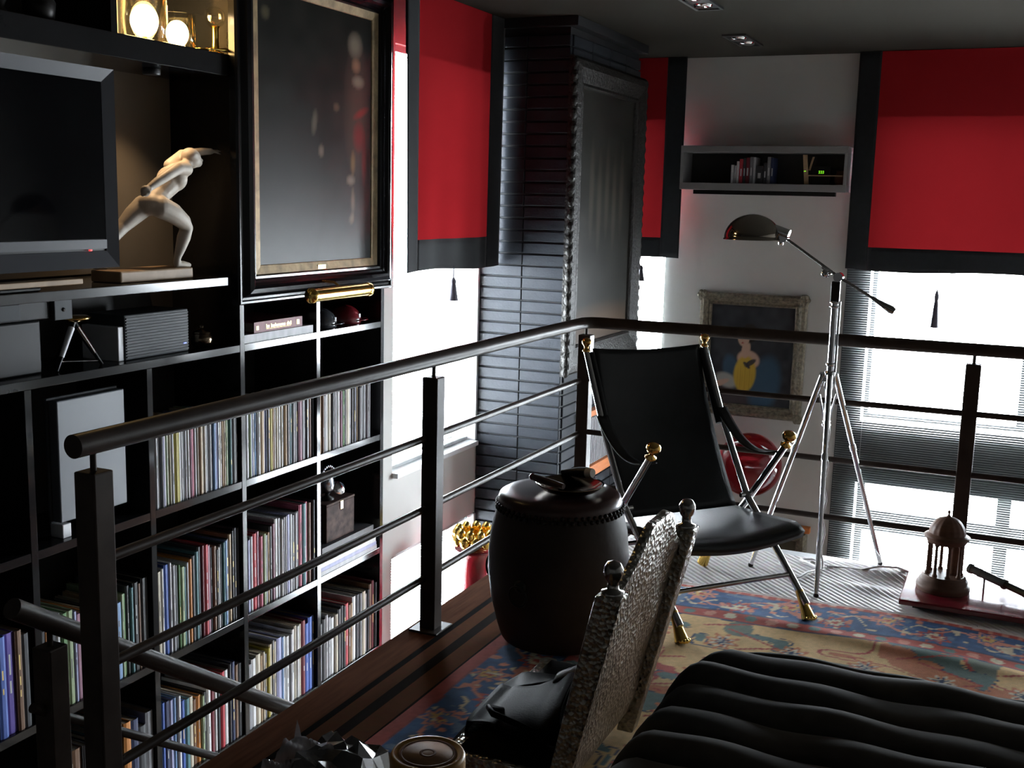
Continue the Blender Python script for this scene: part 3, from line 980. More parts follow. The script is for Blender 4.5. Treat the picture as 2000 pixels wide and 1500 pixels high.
def helmet(y, x, r, mt, label):
    t = thing('helmet', label, 'helmet', (x, y, SZ['S1']), 'small helmets on the shelf beside the window')
    prof = [(r * math.cos(a), 0.012 + r * 0.95 * math.sin(a)) for a in [PI / 2 * i / 10 for i in range(10)]] + [(1e-4, 0.012 + r * 0.95)]
    part('shell', G().lathe((x, y, SZ['S1'] + 0.001), [(r * 0.97, 0.0)] + prof, 32), mt, t)
    g = G()
    n = 10
    for i in range(n):
        pass

    def brim(u, v):
        a = -0.9 + 1.8 * u
        rr = r + v * 0.035 * math.cos(a * 1.5)
        return (x + rr * math.cos(a + 0.7), y + rr * math.sin(a + 0.7) * 1.0, SZ['S1'] + 0.014 + 0.004 * v)
    part('brim', g.grid(brim, 12, 3), mt, t, solid=0.004)
    g = G()
    for k, dy in enumerate((-0.010, 0.004)):
        a = 0.25 + dy * 9
        p = Vector((x + (r + 0.0006) * math.cos(a) * 0.94, y + (r + 0.0006) * math.sin(a) * 0.94, SZ['S1'] + 0.012 + r * 0.33))
        g.obox(p, (0.002, 0, 0), (0, 0.0042, 0), (0, 0, 0.010))
    part('number_mark', g, 'print_white', t)


helmet(4.61, -3.11, 0.085, 'helmet_grey', 'small dark grey helmet on the shelf beside the window')
helmet(4.83, -3.11, 0.085, 'helmet_red', 'small dark red helmet on the shelf beside the window')

z3 = SZ['S3']
zb_ = z3 + 0.0005
for k, (ya_, yb2, h, c, lb) in enumerate(((4.46, 4.985, 0.022, 'pale grey', 'pale grey book at the bottom of the lying stack beside the window'),
                                          (4.455, 4.98, 0.018, 'lavender', 'thin lavender book second in the lying stack beside the window'),
                                          (4.46, 4.975, 0.045, 'white', 'thick white book in the lying stack under the black one'),
                                          (4.47, 4.95, 0.052, 'charcoal', 'large black book on top of the lying stack beside the window'))):
    lying('book', ya_, yb2, zb_, h, c, lb, depth=0.29)
    zb_ += h + 0.0008
t = thing('marble_box', 'veined brown marble box standing on the lying books', 'box', (-3.08, 4.67, zb_))
part('body', G().box((-3.17, 4.545, zb_), (XL - 0.03, 4.80, zb_ + 0.185)), 'marble_box', t, bevel=0.004)
part('lid', G().box((-3.172, 4.543, zb_ + 0.1855), (XL - 0.028, 4.802, zb_ + 0.198)), 'marble_box', t, bevel=0.003)
part('reflection_strip', G().box((XL - 0.0295, 4.668, zb_ + 0.150), (XL - 0.026, 4.690, zb_ + 0.19)), 'brass', t)  # brass strip standing in for a streak of reflected light on the marble
zm = zb_ + 0.1985
t = thing('mask_ornament', 'small silver mask with beaded headdress on the marble box', 'ornament', (-3.09, 4.64, zm))
part('foot', G().lathe((-3.09, 4.64, zm), [(0.035, 0), (0.035, 0.008), (0.012, 0.02), (0.010, 0.04)], 20), 'dark_iron', t)
part('face', G().ball((-3.08, 4.635, zm + 0.085), 0.05, 24, 14, sc=(0.55, 0.75, 1.1)), 'bead_silver', t)
for i in range(13):
    a = PI * i / 12
    part('bead', G().ball((-3.085, 4.635 - 0.062 * math.cos(a), zm + 0.11 + 0.062 * math.sin(a)), 0.0105, 10, 6), 'bead_silver', t)
part('disc', G().lathe((-3.06, 4.70, zm + 0.05), [(1e-4, -0.004), (0.034, -0.004), (0.037, 0), (0.034, 0.004), (1e-4, 0.004)], 24, axis=(0.75, -0.3, 0.45)), 'chrome', t)

# pale flat panel with two white feet in the fourth bay
t = thing('flat_panel', 'pale grey upright panel on white feet in the bookcase', 'panel', (-3.05, 3.03, SZ['S2']))
part('face', G().box((-3.07, 2.87, 0.325), (-3.03, 3.195, 0.765)), 'pale_panel', t, bevel=0.004)
part('rim', G().box((-3.082, 2.862, 0.318), (-3.071, 3.203, 0.772)), 'grey_plastic', t, bevel=0.003)
part('foot', G().box((-3.09, 2.875, SZ['S2'] + 0.0005), (-3.03, 2.915, 0.317)), 'white_plastic', t, bevel=0.003)
part('foot', G().box((-3.09, 3.09, SZ['S2'] + 0.0005), (-3.03, 3.125, 0.317)), 'white_plastic', t, bevel=0.003)

# sound equipment on the shelf under the television
z1 = SZ['S1'] + 0.0005
t = thing('hifi_unit', 'grey ribbed hi-fi box with blue lamp under the television', 'hi-fi unit', (-3.13, 3.41, z1))
part('body', G().box((-3.24, 3.235, z1), (-3.055, 3.59, z1 + 0.172)), 'grey_plastic', t, bevel=0.004)
for i in range(14):
    part('front_rib', G().box((-3.0555, 3.24, z1 + 0.010 + i * 0.0112), (-3.050, 3.585, z1 + 0.0155 + i * 0.0112)), 'grey_plastic', t)
part('blue_lamp', G().box((-3.0498, 3.555, z1 + 0.033), (-3.0485, 3.57, z1 + 0.037)), 'blue_led', t)
part('side_fin', G().box((-3.24, 3.205, z1), (-3.06, 3.234, z1 + 0.13)), 'white_plastic', t, bevel=0.003)
tag(part('loudspeaker', G().box((-3.30, 2.52, z1), (-3.08, 2.86, z1 + 0.185)), 'black_plastic', None, bevel=0.006), 'plain dark grey loudspeaker beside the little tripod', 'loudspeaker')
t = thing('tripod_lamp', 'miniature tripod lamp with chrome legs under the television', 'lamp', (-3.04, 3.03, z1))
hub = Vector((-3.09, 3.02, z1 + 0.165))
for dx, dy, mt in ((0.03, -0.115, 'white_plastic'), (0.03, 0.10, 'chrome'), (-0.12, 0.02, 'chrome')):
    ft = Vector((hub.x + dx, hub.y + dy, z1 + 0.002))
    lg = part('leg', G().tube([hub, ft], [0.010, 0.0065], 10), 'black_plastic', t)
    a = hub.lerp(ft, 0.12)
    b = hub.lerp(ft, 0.72)
    part('sleeve', G().tube([a, b], [0.0115, 0.009], 10), mt, lg)
part('spreader', G().tube([hub.lerp(Vector((hub.x + 0.03, hub.y - 0.115, z1)), 0.8), hub.lerp(Vector((hub.x + 0.03, hub.y + 0.10, z1)), 0.9)], 0.003, 6), 'chrome', t)
part('head', G().lathe((hub.x, hub.y, hub.z), [(0.02, 0), (0.055, 0.010), (0.060, 0.016), (0.050, 0.022), (1e-4, 0.024)], 24), 'brass', t)
t = thing('brass_pot', 'small lidded brass pot beside the hi-fi box', 'pot', (-3.08, 3.70, z1))
part('body', G().lathe((-3.08, 3.70, z1), [(0.03, 0), (0.042, 0.012), (0.046, 0.035), (0.040, 0.055), (0.036, 0.06)], 24), 'bowl_metal', t)
part('lid', G().lathe((-3.08, 3.70, z1 + 0.0605), [(0.040, 0), (0.038, 0.008), (0.012, 0.018), (0.008, 0.024), (0.010, 0.03), (1e-4, 0.034)], 24), 'bowl_metal', t)
t = thing('player_unit', 'black player slung beneath the television shelf', 'player', (-3.1, 2.6, 1.0))
part('body', G().box((-3.28, 2.35, 1.062), (-3.0, 2.83, 1.127)), 'black_plastic', t, bevel=0.004)
part('front_plate', G().box((-2.999, 2.36, 1.068), (-2.995, 2.70, 1.12)), 'grey_plastic', t, bevel=0.002)
part('bracket', G().box((-3.05, 2.835, 1.055), (-2.985, 2.915, 1.127)), 'grey_plastic', t, bevel=0.003)
part('bracket_screw', G().lathe((-2.985, 2.875, 1.09), [(0.007, -0.001), (0.007, 0.002), (1e-4, 0.003)], 10, axis=(1, 0, 0)), 'dark_iron', t)

# television
t = thing('television', 'black-screened television with silver bezel on the steel shelf', 'television', (-2.99, 2.55, 1.1625))
ty0, ty1, tz0, tz1 = 1.93, 3.105, 1.228, 1.912
part('case', G().box((-3.04, ty0 + 0.02, tz0 + 0.02), (-2.966, ty1 - 0.02, tz1 - 0.02)), 'black_plastic', t)
part('screen', G().box((-2.966, ty0 + 0.045, tz0 + 0.10), (-2.962, ty1 - 0.045, tz1 - 0.045)), 'tv_screen', t)


def bezel(a, b, inner_a, inner_b):
    """sloped bezel bar in the plane X: outer edge a-b, inner edge inner_a-inner_b (Y,Z pairs)"""
    xo, xi = -2.945, -2.961
    vs = [(xo, *a), (xo, *b), (xi, *inner_b), (xi, *inner_a), (-2.99, *a), (-2.99, *b), (-2.99, *inner_b), (-2.99, *inner_a)]
    return G().add(vs, [(0, 1, 2, 3), (7, 6, 5, 4), (0, 4, 5, 1), (3, 2, 6, 7), (0, 3, 7, 4), (1, 5, 6, 2)])


i0, i1, k0, k1 = ty0 + 0.045, ty1 - 0.045, tz0 + 0.10, tz1 - 0.045
part('bezel_side', bezel((ty1, tz0), (ty1, tz1), (i1, tz0 + 0.04), (i1, k1)), 'tv_bezel', t)
part('bezel_side', bezel((ty0, tz1), (ty0, tz0), (i0, k1), (i0, tz0 + 0.04)), 'tv_bezel', t)
part('bezel_top', bezel((ty1, tz1), (ty0, tz1), (i1, k1), (i0, k1)), 'tv_bezel', t)
part('bezel_bottom', bezel((ty0, tz0), (ty1, tz0), (i0, tz0 + 0.058), (i1, tz0 + 0.058)), 'tv_bezel', t)
part('speaker_strip', G().box((-2.966, i0, tz0 + 0.066), (-2.958, i1, tz0 + 0.098)), 'tv_bezel', t)
part('standby_lamp', G().box((-2.9605, 2.975, tz0 + 0.0595), (-2.953, 2.984, tz0 + 0.0645)), 'red_led', t)
part('stand', G().box((-3.10, 2.2, 1.1625), (-2.95, 2.75, 1.176)), 'black_plastic', t, bevel=0.004)
part('stand_neck', G().box((-3.035, 2.40, 1.176), (-3.005, 2.56, 1.26)), 'black_plastic', t)
tag(part('slim_player', G().box((-3.0, 2.25, 1.1765), (-2.945, 2.93, 1.196)), 'base_wood', None, bevel=0.003), 'slim copper-edged box in front of the television stand', 'box')

# statue of a lunging athlete
sx = -3.06
sc_ = abs(sx) / 3.12


def sp_(y, z, dx=0.0):
    return Vector((sx + dx, y * sc_, 1.5 + (z - 1.5) * sc_))


stt = thing('statuette', 'pale stone statuette of a lunging athlete with arm flung forward', 'statuette', (sx, 3.4, 1.1625))
plz = 1.1625
part('base', G().box((sx - 0.07, 3.15, plz), (sx + 0.075, 3.545, plz + 0.044)), 'base_wood', stt, bevel=0.006, label='wooden plinth of the statuette')
g = G()


def limb(lst, n=14):
    pts = [p for p, r in lst]
    g.tube(pts, [r for p, r in lst], n)
    for p, r in lst:
        g.ball(p, r * 1.0, 12, 8)


# torso leaning forward: hips, waist, ribs, shoulders
limb([(sp_(3.468, 1.450), 0.044), (sp_(3.515, 1.487), 0.040), (sp_(3.565, 1.530), 0.050), (sp_(3.610, 1.562), 0.048)])
g.ball(sp_(3.590, 1.548), 0.052, 16, 10, sc=(1.25, 1.0, 1.0))
g.ball(sp_(3.462, 1.447, 0.0), 0.046, 16, 10, sc=(1.2, 1.0, 0.95))
limb([(sp_(3.640, 1.585), 0.030), (sp_(3.680, 1.610), 0.022)])
# head turned up, with hair, nose and chin
g.ball(sp_(3.712, 1.632), 0.037, 18, 12, sc=(0.9, 1.05, 1.05))
g.ball(sp_(3.700, 1.645), 0.036, 16, 10, sc=(0.95, 1.0, 0.85))
g.ball(sp_(3.733, 1.618, 0.010), 0.020, 12, 8)
limb([(sp_(3.742, 1.634, 0.012), 0.007), (sp_(3.754, 1.627, 0.015), 0.006)], 8)
# arm flung forward
limb([(sp_(3.640, 1.600, -0.050), 0.027), (sp_(3.715, 1.648, -0.052), 0.021), (sp_(3.795, 1.664, -0.020), 0.016), (sp_(3.842, 1.667, -0.010), 0.013)])
g.ball(sp_(3.862, 1.668, -0.008), 0.015, 12, 8, sc=(0.8, 1.3, 0.5))
for k in range(4):
    limb([(sp_(3.868, 1.668 + 0.001 * k, -0.016 + 0.006 * k), 0.0048), (sp_(3.893 - 0.003 * abs(k - 1.5), 1.669, -0.018 + 0.007 * k), 0.0040)], 8)
limb([(sp_(3.855, 1.664, 0.004), 0.0048), (sp_(3.872, 1.658, 0.014), 0.0042)], 8)
# arm swept back with a closed hand
limb([(sp_(3.612, 1.588, 0.050), 0.029), (sp_(3.545, 1.588, 0.070), 0.023), (sp_(3.478, 1.560, 0.075), 0.020), (sp_(3.425, 1.533, 0.070), 0.018), (sp_(3.385, 1.510, 0.066), 0.014)])
g.ball(sp_(3.366, 1.498, 0.064), 0.020, 12, 8, sc=(0.9, 1.0, 1.1))
for k in range(4):
    limb([(sp_(3.372 - 0.005 * k, 1.488 - 0.001 * k, 0.075), 0.006), (sp_(3.364 - 0.005 * k, 1.482, 0.062), 0.006)], 8)
limb([(sp_(3.378, 1.503, 0.078), 0.006), (sp_(3.366, 1.494, 0.083), 0.0055)], 8)
# bent front leg
limb([(sp_(3.480, 1.437, 0.035), 0.043), (sp_(3.535, 1.415, 0.045), 0.040), (sp_(3.590, 1.382, 0.048), 0.032), (sp_(3.614, 1.355, 0.046), 0.026), (sp_(3.604, 1.318, 0.040), 0.027),
      (sp_(3.588, 1.275, 0.036), 0.021), (sp_(3.572, 1.235, 0.032), 0.0145), (sp_(3.570, 1.216, 0.032), 0.015)])
limb([(sp_(3.568, 1.208, 0.032), 0.013), (sp_(3.600, 1.210, 0.034), 0.015), (sp_(3.636, 1.206, 0.036), 0.010)])
# trailing rear leg
limb([(sp_(3.460, 1.440, -0.030), 0.042), (sp_(3.415, 1.402, -0.045), 0.037), (sp_(3.365, 1.358, -0.055), 0.027), (sp_(3.315, 1.318, -0.060), 0.026), (sp_(3.262, 1.272, -0.062), 0.018), (sp_(3.228, 1.236, -0.060), 0.014)])
limb([(sp_(3.226, 1.215, -0.060), 0.013), (sp_(3.268, 1.207, -0.055), 0.012)])
fig = part('figure', g, 'statue_stone', stt)
rm = fig.modifiers.new('weld', 'REMESH')
rm.mode = 'VOXEL'
rm.voxel_size = 0.0042
rm.use_smooth_shade = True
sm_ = fig.modifiers.new('smooth', 'SMOOTH')
sm_.factor = 0.5
sm_.iterations = 4

# puck spot under the thick shelf: the small lamp that warms the statuette
t = thing('shelf_spot', 'small round spot lamp under the thick bookcase shelf', 'lamp', (-3.13, 3.50, 1.94))
part('housing', G().lathe((-3.13, 3.50, 1.9405), [(0.032, 0.0), (0.034, 0.004), (0.034, 0.022), (0.03, 0.024)], 24), 'spot_metal', t)
l = bpy.data.lights.new('shelf_spot_light', 'SPOT')
l.energy = 14.0
l.color = (1.0, 0.66, 0.36)
l.spot_size = 1.7
l.spot_blend = 0.8
l.shadow_soft_size = 0.03
o = bpy.data.objects.new('shelf_spot_light', l)
_link(o, t, (-3.13, 3.50, 1.935))


# lit glass lamps on the thick shelf
def glass_lamp(y, x, r, h, label, bulb, energy):
    z = 2.0505
    t = thing('glass_lamp', label, 'lamp', (x, y, z), 'lit glass lamps above the television')
    part('glass', G().lathe((x, y, z), [(r * 0.9, 0.001), (r, 0.004), (r, h), (r - 0.003, h), (r - 0.003, 0.006), (1e-4, 0.006)], 28), 'clear_glass', t)
    part('bulb', G().ball((x, y, z + h * 0.46), bulb, 20, 12, sc=(1, 1, 1.15)), 'lit_bulb', t)
    part('socket', G().tube([(x, y, z + 0.007), (x, y, z + h * 0.46 - bulb)], 0.010, 10), 'brass', t)
    l = bpy.data.lights.new('bulb_light', 'POINT')
    l.energy = energy
    l.color = (1.0, 0.68, 0.34)
    l.shadow_soft_size = bulb
    o = bpy.data.objects.new('bulb_light', l)
    _link(o, t, (x, y, z + h * 0.46 + bulb * 1.6))


glass_lamp(3.435, -3.10, 0.085, 0.175, 'tall glass cylinder lamp glowing beside the shelf divider', 0.052, 5.0)
glass_lamp(3.640, -3.12, 0.072, 0.135, 'low glass lamp glowing under the clear glass ball', 0.044, 4.0)
t = thing('crystal_ball', 'clear glass ball on a brass stand over the glowing lamps', 'ornament', (-3.05, 3.785, 2.0505))
part('stand', G().lathe((-3.05, 3.785, 2.0505), [(0.035, 0), (0.035, 0.005), (0.018, 0.012), (0.014, 0.05), (0.014, 0.10), (0.022, 0.108)], 20), 'gold_bright', t)
part('ball', G().ball((-3.05, 3.785, 2.194), 0.042, 28, 16), 'clear_glass', t)
t = thing('brass_dish', 'flat brass dish with a spoon on the thick shelf', 'dish', (-3.02, 3.76, 2.0505))
part('dish', G().lathe((-3.035, 3.69, 2.0505), [(0.02, 0.0), (0.03, 0.005), (0.034, 0.008), (0.03, 0.007), (0.018, 0.003), (1e-4, 0.003)], 24), 'gold_bright', t)
part('spoon', G().tube([(-3.03, 3.70, 2.060), (-3.012, 3.75, 2.064), (-3.006, 3.80, 2.066)], [0.004, 0.004, 0.009], 8), 'gold_bright', t)
tag(part('framed_card', G().box((BK + 0.004, 3.20, 2.052), (BK + 0.014, 3.56, 2.42)).box((BK + 0.0142, 3.22, 2.07), (BK + 0.016, 3.54, 2.40)), 'warm_paper', None, bevel=0.003),
    'cream card panel standing behind the glowing lamps', 'panel')
tag(part('vase', G().lathe((-3.12, 2.95, 2.0505), [(0.035, 0), (0.05, 0.02), (0.055, 0.07), (0.03, 0.12), (0.022, 0.15), (0.03, 0.17), (0.026, 0.168), (0.018, 0.15), (1e-4, 0.14)], 28), 'dark_iron', None),
    'dark vase on the thick shelf next to the divider', 'vase')
tag(part('vase', G().lathe((-3.12, 2.78, 2.0505), [(0.03, 0), (0.034, 0.01), (0.018, 0.03), (0.04, 0.09), (0.044, 0.16), (0.038, 0.158), (1e-4, 0.10)], 28), 'dark_iron', None),
    'dark goblet-shaped vase over the television corner', 'vase')

# ================================================================== THE BIG PAINTING
def frame_bars(parent, name, mt, axis, pos, y0, y1, z0, z1, prof, bevel=0.0):
    """mitred frame of four bars. prof: (inset from outer edge, height off the wall). axis 'x': faces +X at X=pos along Y; 'y': faces -Y at Y=pos along X"""
    def P(a, z, h):
        return (pos + h, a, z) if axis == 'x' else (a, pos - h, z)
    for side in range(4):
        g = G()
        vs = []
        for ins, h in prof:
            c = [(y0 + ins, z0 + ins), (y1 - ins, z0 + ins), (y1 - ins, z1 - ins), (y0 + ins, z1 - ins)]
            a, b = c[side], c[(side + 1) % 4]
            vs += [P(*a, h), P(*b, h)]
        fs = []
        for i in range(len(prof) - 1):
            q = (2 * i, 2 * i + 1, 2 * i + 3, 2 * i + 2)
            fs.append(q if axis == 'x' else q)
        n = len(prof)
        fs.append(tuple(2 * i for i in range(n - 1, -1, -1)))
        fs.append(tuple(2 * i + 1 for i in range(n)))
        g.add(vs, fs)
        part(name, g, mt, parent)


pt = thing('painting', 'tall dark figure painting in a black moulded frame over the bookcase', 'painting', (-2.96, 4.42, 1.03))
PX = -2.998
py0, py1, pz0, pz1 = 3.80, 5.045, 1.035, 2.50
part('backing', G().box((PX + 0.001, py0 + 0.02, pz0 + 0.02), (PX + 0.012, py1 - 0.02, pz1 - 0.02)), 'black_plastic', pt)
frame_bars(pt, 'frame_bar', 'painting_frame', 'x', PX, py0, py1, pz0, pz1,
           [(0.0, 0.0), (0.0, 0.030), (0.006, 0.040), (0.014, 0.040), (0.020, 0.032), (0.030, 0.034), (0.048, 0.058), (0.066, 0.066), (0.080, 0.060), (0.090, 0.046), (0.100, 0.044), (0.106, 0.036), (0.116, 0.036), (0.122, 0.026), (0.128, 0.012)])
frame_bars(pt, 'gilt_slip', 'old_gold', 'x', PX, py0 + 0.124, py1 - 0.124, pz0 + 0.112, pz1 - 0.112,
           [(0.0, 0.012), (0.0, 0.024), (0.004, 0.026), (0.046, 0.018), (0.050, 0.012)])


def blob(u, v, cu, cv, ru, rv, rot=0.0):
    du, dv = u - cu, v - cv
    c, s_ = math.cos(rot), math.sin(rot)
    a, b = du * c + dv * s_, -du * s_ + dv * c
    return np.clip(1.4 - np.sqrt((a / ru) ** 2 + (b / rv) ** 2) * 1.4, 0, 1)[..., None] ** 0.7


def mixc(col, m_, c, k=1.0):
    return col * (1 - m_ * k) + np.array(c) * m_ * k


def paint_big(u, v):
    n = vnoise(u * 9, v * 14, 3)[..., None]
    col = np.ones(u.shape + (3,)) * np.array((0.012, 0.011, 0.009)) * (0.6 + 0.9 * n)
    col = mixc(col, blob(u, v, 0.20, 0.30, 0.35, 0.40), (0.030, 0.028, 0.026), 0.8)
    col = mixc(col, blob(u, v, 0.86, 0.62, 0.14, 0.30), (0.06, 0.040, 0.030), 0.9)
    col = mixc(col, blob(u, v, 0.84, 0.88, 0.08, 0.06), (0.20, 0.16, 0.12), 0.9)      # cap
    col = mixc(col, blob(u, v, 0.85, 0.80, 0.05, 0.035), (0.26, 0.14, 0.085), 0.9)    # face
    col = mixc(col, blob(u, v, 0.87, 0.735, 0.07, 0.03), (0.24, 0.20, 0.15), 0.8)     # collar
    col = mixc(col, blob(u, v, 0.90, 0.61, 0.09, 0.02, 0.3), (0.20, 0.022, 0.018), 0.9)
    col = mixc(col, blob(u, v, 0.88, 0.51, 0.07, 0.07), (0.16, 0.016, 0.015), 0.9)
    col = mixc(col, blob(u, v, 0.93, 0.42, 0.03, 0.12), (0.11, 0.012, 0.012), 0.9)
    col = mixc(col, blob(u, v, 0.82, 0.40, 0.025, 0.06), (0.22, 0.12, 0.05), 0.8)
    col = mixc(col, blob(u, v, 0.80, 0.33, 0.05, 0.025), (0.22, 0.17, 0.13), 0.8)
    col = mixc(col, blob(u, v, 0.82, 0.24, 0.022, 0.07), (0.16, 0.11, 0.075), 0.8)
    col = mixc(col, blob(u, v, 0.81, 0.17, 0.03, 0.025, 0.8), (0.22, 0.15, 0.10), 0.8)
    col = mixc(col, blob(u, v, 0.46, 0.55, 0.028, 0.06, -0.25), (0.14, 0.12, 0.09), 0.8)
    col = mixc(col, blob(u, v, 0.52, 0.44, 0.03, 0.03), (0.18, 0.13, 0.10), 0.8)
    col = mixc(col, blob(u, v, 0.66, 0.62, 0.035, 0.022), (0.15, 0.10, 0.07), 0.7)
    col = mixc(col, blob(u, v, 0.06, 0.92, 0.04, 0.03), (0.12, 0.10, 0.06), 0.7)
    return col


cy0, cy1, cz0, cz1 = py0 + 0.174, py1 - 0.174, pz0 + 0.160, pz1 - 0.160
canvas('canvas', lambda u, v: np.stack([np.full_like(u, PX + 0.0135), cy0 + u * (cy1 - cy0), cz0 + v * (cz1 - cz0)], -1), 80, 120, paint_big, 'old_painting', pt)
yc = (py0 + py1) / 2
plq = part('name_plate', G().box((PX + 0.0225, yc - 0.028, pz0 + 0.125), (PX + 0.0255, yc + 0.034, pz0 + 0.145)), 'brass', pt, bevel=0.001)
g = G()
for k in range(5):
    g.box((PX + 0.0256, yc - 0.020 + k * 0.010, pz0 + 0.131), (PX + 0.0262, yc - 0.014 + k * 0.010, pz0 + 0.140))
part('engraved_marks', g, 'print_dark', plq)

t = thing('picture_lamp', 'polished brass tube lamp under the big painting', 'lamp', (-2.85, 4.4, 1.06))
lz = 1.062
part('tube', G().tube([(-2.83, 4.13, lz), (-2.83, 4.60, lz)], 0.030, 32), 'gold_bright', t)
for ya_, d in ((4.13, -1), (4.60, 1)):
    part('end_cap', G().lathe((-2.83, ya_, lz), [(0.0325, -0.016), (0.0335, -0.006), (0.0335, 0.004), (0.026, 0.012), (0.012, 0.018), (1e-4, 0.019)], 28, axis=(0, d, 0)), 'gold_bright', t)
part('arm', G().tube([(-2.838, 4.37, lz + 0.026), (-2.87, 4.37, lz + 0.045), (-2.905, 4.37, lz + 0.045), (-2.9328, 4.37, lz + 0.045)], 0.006, 8), 'brass', t)

# ================================================================== FABRIC SHADES
def shade(along, a0, a1, pos, zb, red0, red1, redz, label, tassels, seed, head):
    """flat fabric shade: red centre, black border sewn round it, tassels below"""
    mid = (a0 + a1) / 2
    loc = (pos, mid, zb) if along == 'y' else (mid, pos, zb)
    t = thing('window_shade', label, 'shade', loc, 'red and black window shades')
    into = 1 if along == 'y' else -1
    zt = ZC - 0.004

    def W(a, z, off=0.0):
        k = (zt - z) / (zt - zb)
        w = (0.010 * math.sin(a * 9 + seed) + 0.005 * math.sin(a * 23 + seed * 2)) * k
        zz = z + (0.010 * math.sin(a * 5 + seed) if z < zb + 1e-6 else 0)
        return (pos + into * (w + off), a, zz) if along == 'y' else (a, pos + into * (w + off), zz)

    def sheet(x0, x1, za, zb2, nu, nv, off=0.0):
        return G().grid(lambda u, v: W(x0 + (x1 - x0) * u, za + (zb2 - za) * v, off), nu, nv)
    part('red_panel', sheet(red0, red1, redz, zt, 40, 24), 'red_cloth', t)
    part('black_border', sheet(a0, red0, zb, zt, 8, 24, 0.0), 'black_cloth', t, solid=0.004)
    part('black_border', sheet(red1, a1, zb, zt, 8, 24, 0.0), 'black_cloth', t, solid=0.004)
    part('black_border', sheet(red0, red1, zb, redz, 40, 5, 0.0), 'black_cloth', t, solid=0.004)
    part('added_light_block', sheet(a0 + 0.004, a1 - 0.004, head, zt - 0.002, 30, 8, -0.014), 'black_cloth', t)  # added black sheet, keeps leaking window light off the shade's top
    part('batten', G().box(W(a0 + 0.01, zt - 0.03, -0.03), [c for c in W(a1 - 0.01, zt, -0.012)]), 'black_cloth', t)
    for a, z0_, z1_, r in tassels:
        c = (pos + into * 0.012, a) if along == 'y' else (a, pos + into * 0.012)
        L = z1_ - z0_
        ts = part('tassel', G().lathe((c[0], c[1], z0_), [(r, 0), (r * 0.98, 0.004), (r * 0.74, L * 0.30), (r * 0.52, L * 0.62), (r * 0.42, L * 0.70), (r * 0.50, L * 0.74), (r * 0.55, L * 0.80), (r * 0.40, L * 0.88), (1e-4, L)], 16, lobes=8, lob=0.06), 'tassel_thread', t)
        part('cord', G().tube([(c[0], c[1], z1_ - 0.01), (c[0], c[1], zb + 0.02)], 0.0025, 6), 'tassel_thread', ts)


shade('y', 4.99, 6.125, -2.85, 1.115, 5.112, 5.945, 1.283, 'red shade with black border on the window beside the bookcase', [(5.50, 0.945, 1.075, 0.027)], 0.4, 2.20)
shade('x', -2.97, -2.295, 8.0, 1.10, -2.83, -2.437, 1.252, 'narrow red shade with black border beside the chimney breast', [(-2.566, 0.93, 1.05, 0.027)], 1.3, 2.09)
shade('x', -1.115, 0.48, 8.0, 1.088, -0.972, 0.335, 1.240, 'wide red shade with black border on the two-storey window', [(-0.508, 0.725, 0.985, 0.026), (0.13, 0.725, 0.985, 0.026)], 2.2, 2.10)

# ================================================================== CHIMNEY PAINTING AND PANEL
cp = thing('painting', 'large dim painting in a carved dark frame on the chimney side', 'painting', (CX, 6.76, 0.48))
FX = CX + 0.006
frame_bars(cp, 'frame_bar', 'carved_dark', 'x', FX, 6.105, 7.42, 0.475, 2.315,
           [(0.0, 0.0), (0.0, 0.028), (0.02, 0.05), (0.06, 0.058), (0.10, 0.044), (0.14, 0.030), (0.155, 0.034), (0.165, 0.022), (0.17, 0.006)])
# carved leaf knobs along the frame that stand out against the light
for k in range(26):
    z = 0.50 + k * 0.071
    for y in (6.118, 7.408):
        part('carved_leaf', G().ball((FX + 0.030, y, z), 0.030, 8, 6, sc=(0.8, 0.75, 1.15)), 'carved_dark', cp)


def paint_dim(u, v):
    n = vnoise(u * 6, v * 16, 9)[..., None]
    col = np.ones(u.shape + (3,)) * np.array((0.022, 0.021, 0.018)) * (0.7 + 0.6 * n)
    for k in range(5):
        col = mixc(col, blob(u, v, 0.25 + 0.14 * k, 0.62 - 0.05 * (k % 2), 0.05, 0.22), (0.085, 0.075, 0.055), 0.6)
    col = mixc(col, blob(u, v, 0.5, 0.06, 0.9, 0.10), (0.10, 0.06, 0.035), 0.7)
    return col


canvas('canvas', lambda u, v: np.stack([np.full_like(u, FX + 0.008), 6.27 + u * (7.255 - 6.27), 0.64 + v * (2.15 - 0.64)], -1), 60, 90, paint_dim, 'dim_painting', cp)
g = G()
hp = thing('wall_heater', 'grey ribbed heater with orange wooden rail low on the chimney side', 'heater', (CX, 6.9, -0.2))
part('body', G().box((CX + 0.006, 6.45, -0.16), (CX + 0.03, 7.30, 0.16)), 'rib_grey', hp)
for k in range(30):
    part('rib', G().box((CX + 0.0301, 6.46 + k * 0.028, -0.15), (CX + 0.042, 6.474 + k * 0.028, 0.15)), 'rib_grey', hp)
part('wooden_rail', G().box((CX + 0.004, 6.42, -0.235), (CX + 0.055, 7.33, -0.162)), 'orange_wood', hp, bevel=0.004)
part('wooden_rail', G().box((CX + 0.004, 6.42, 0.162), (CX + 0.055, 7.33, 0.20)), 'orange_wood', hp, bevel=0.004)

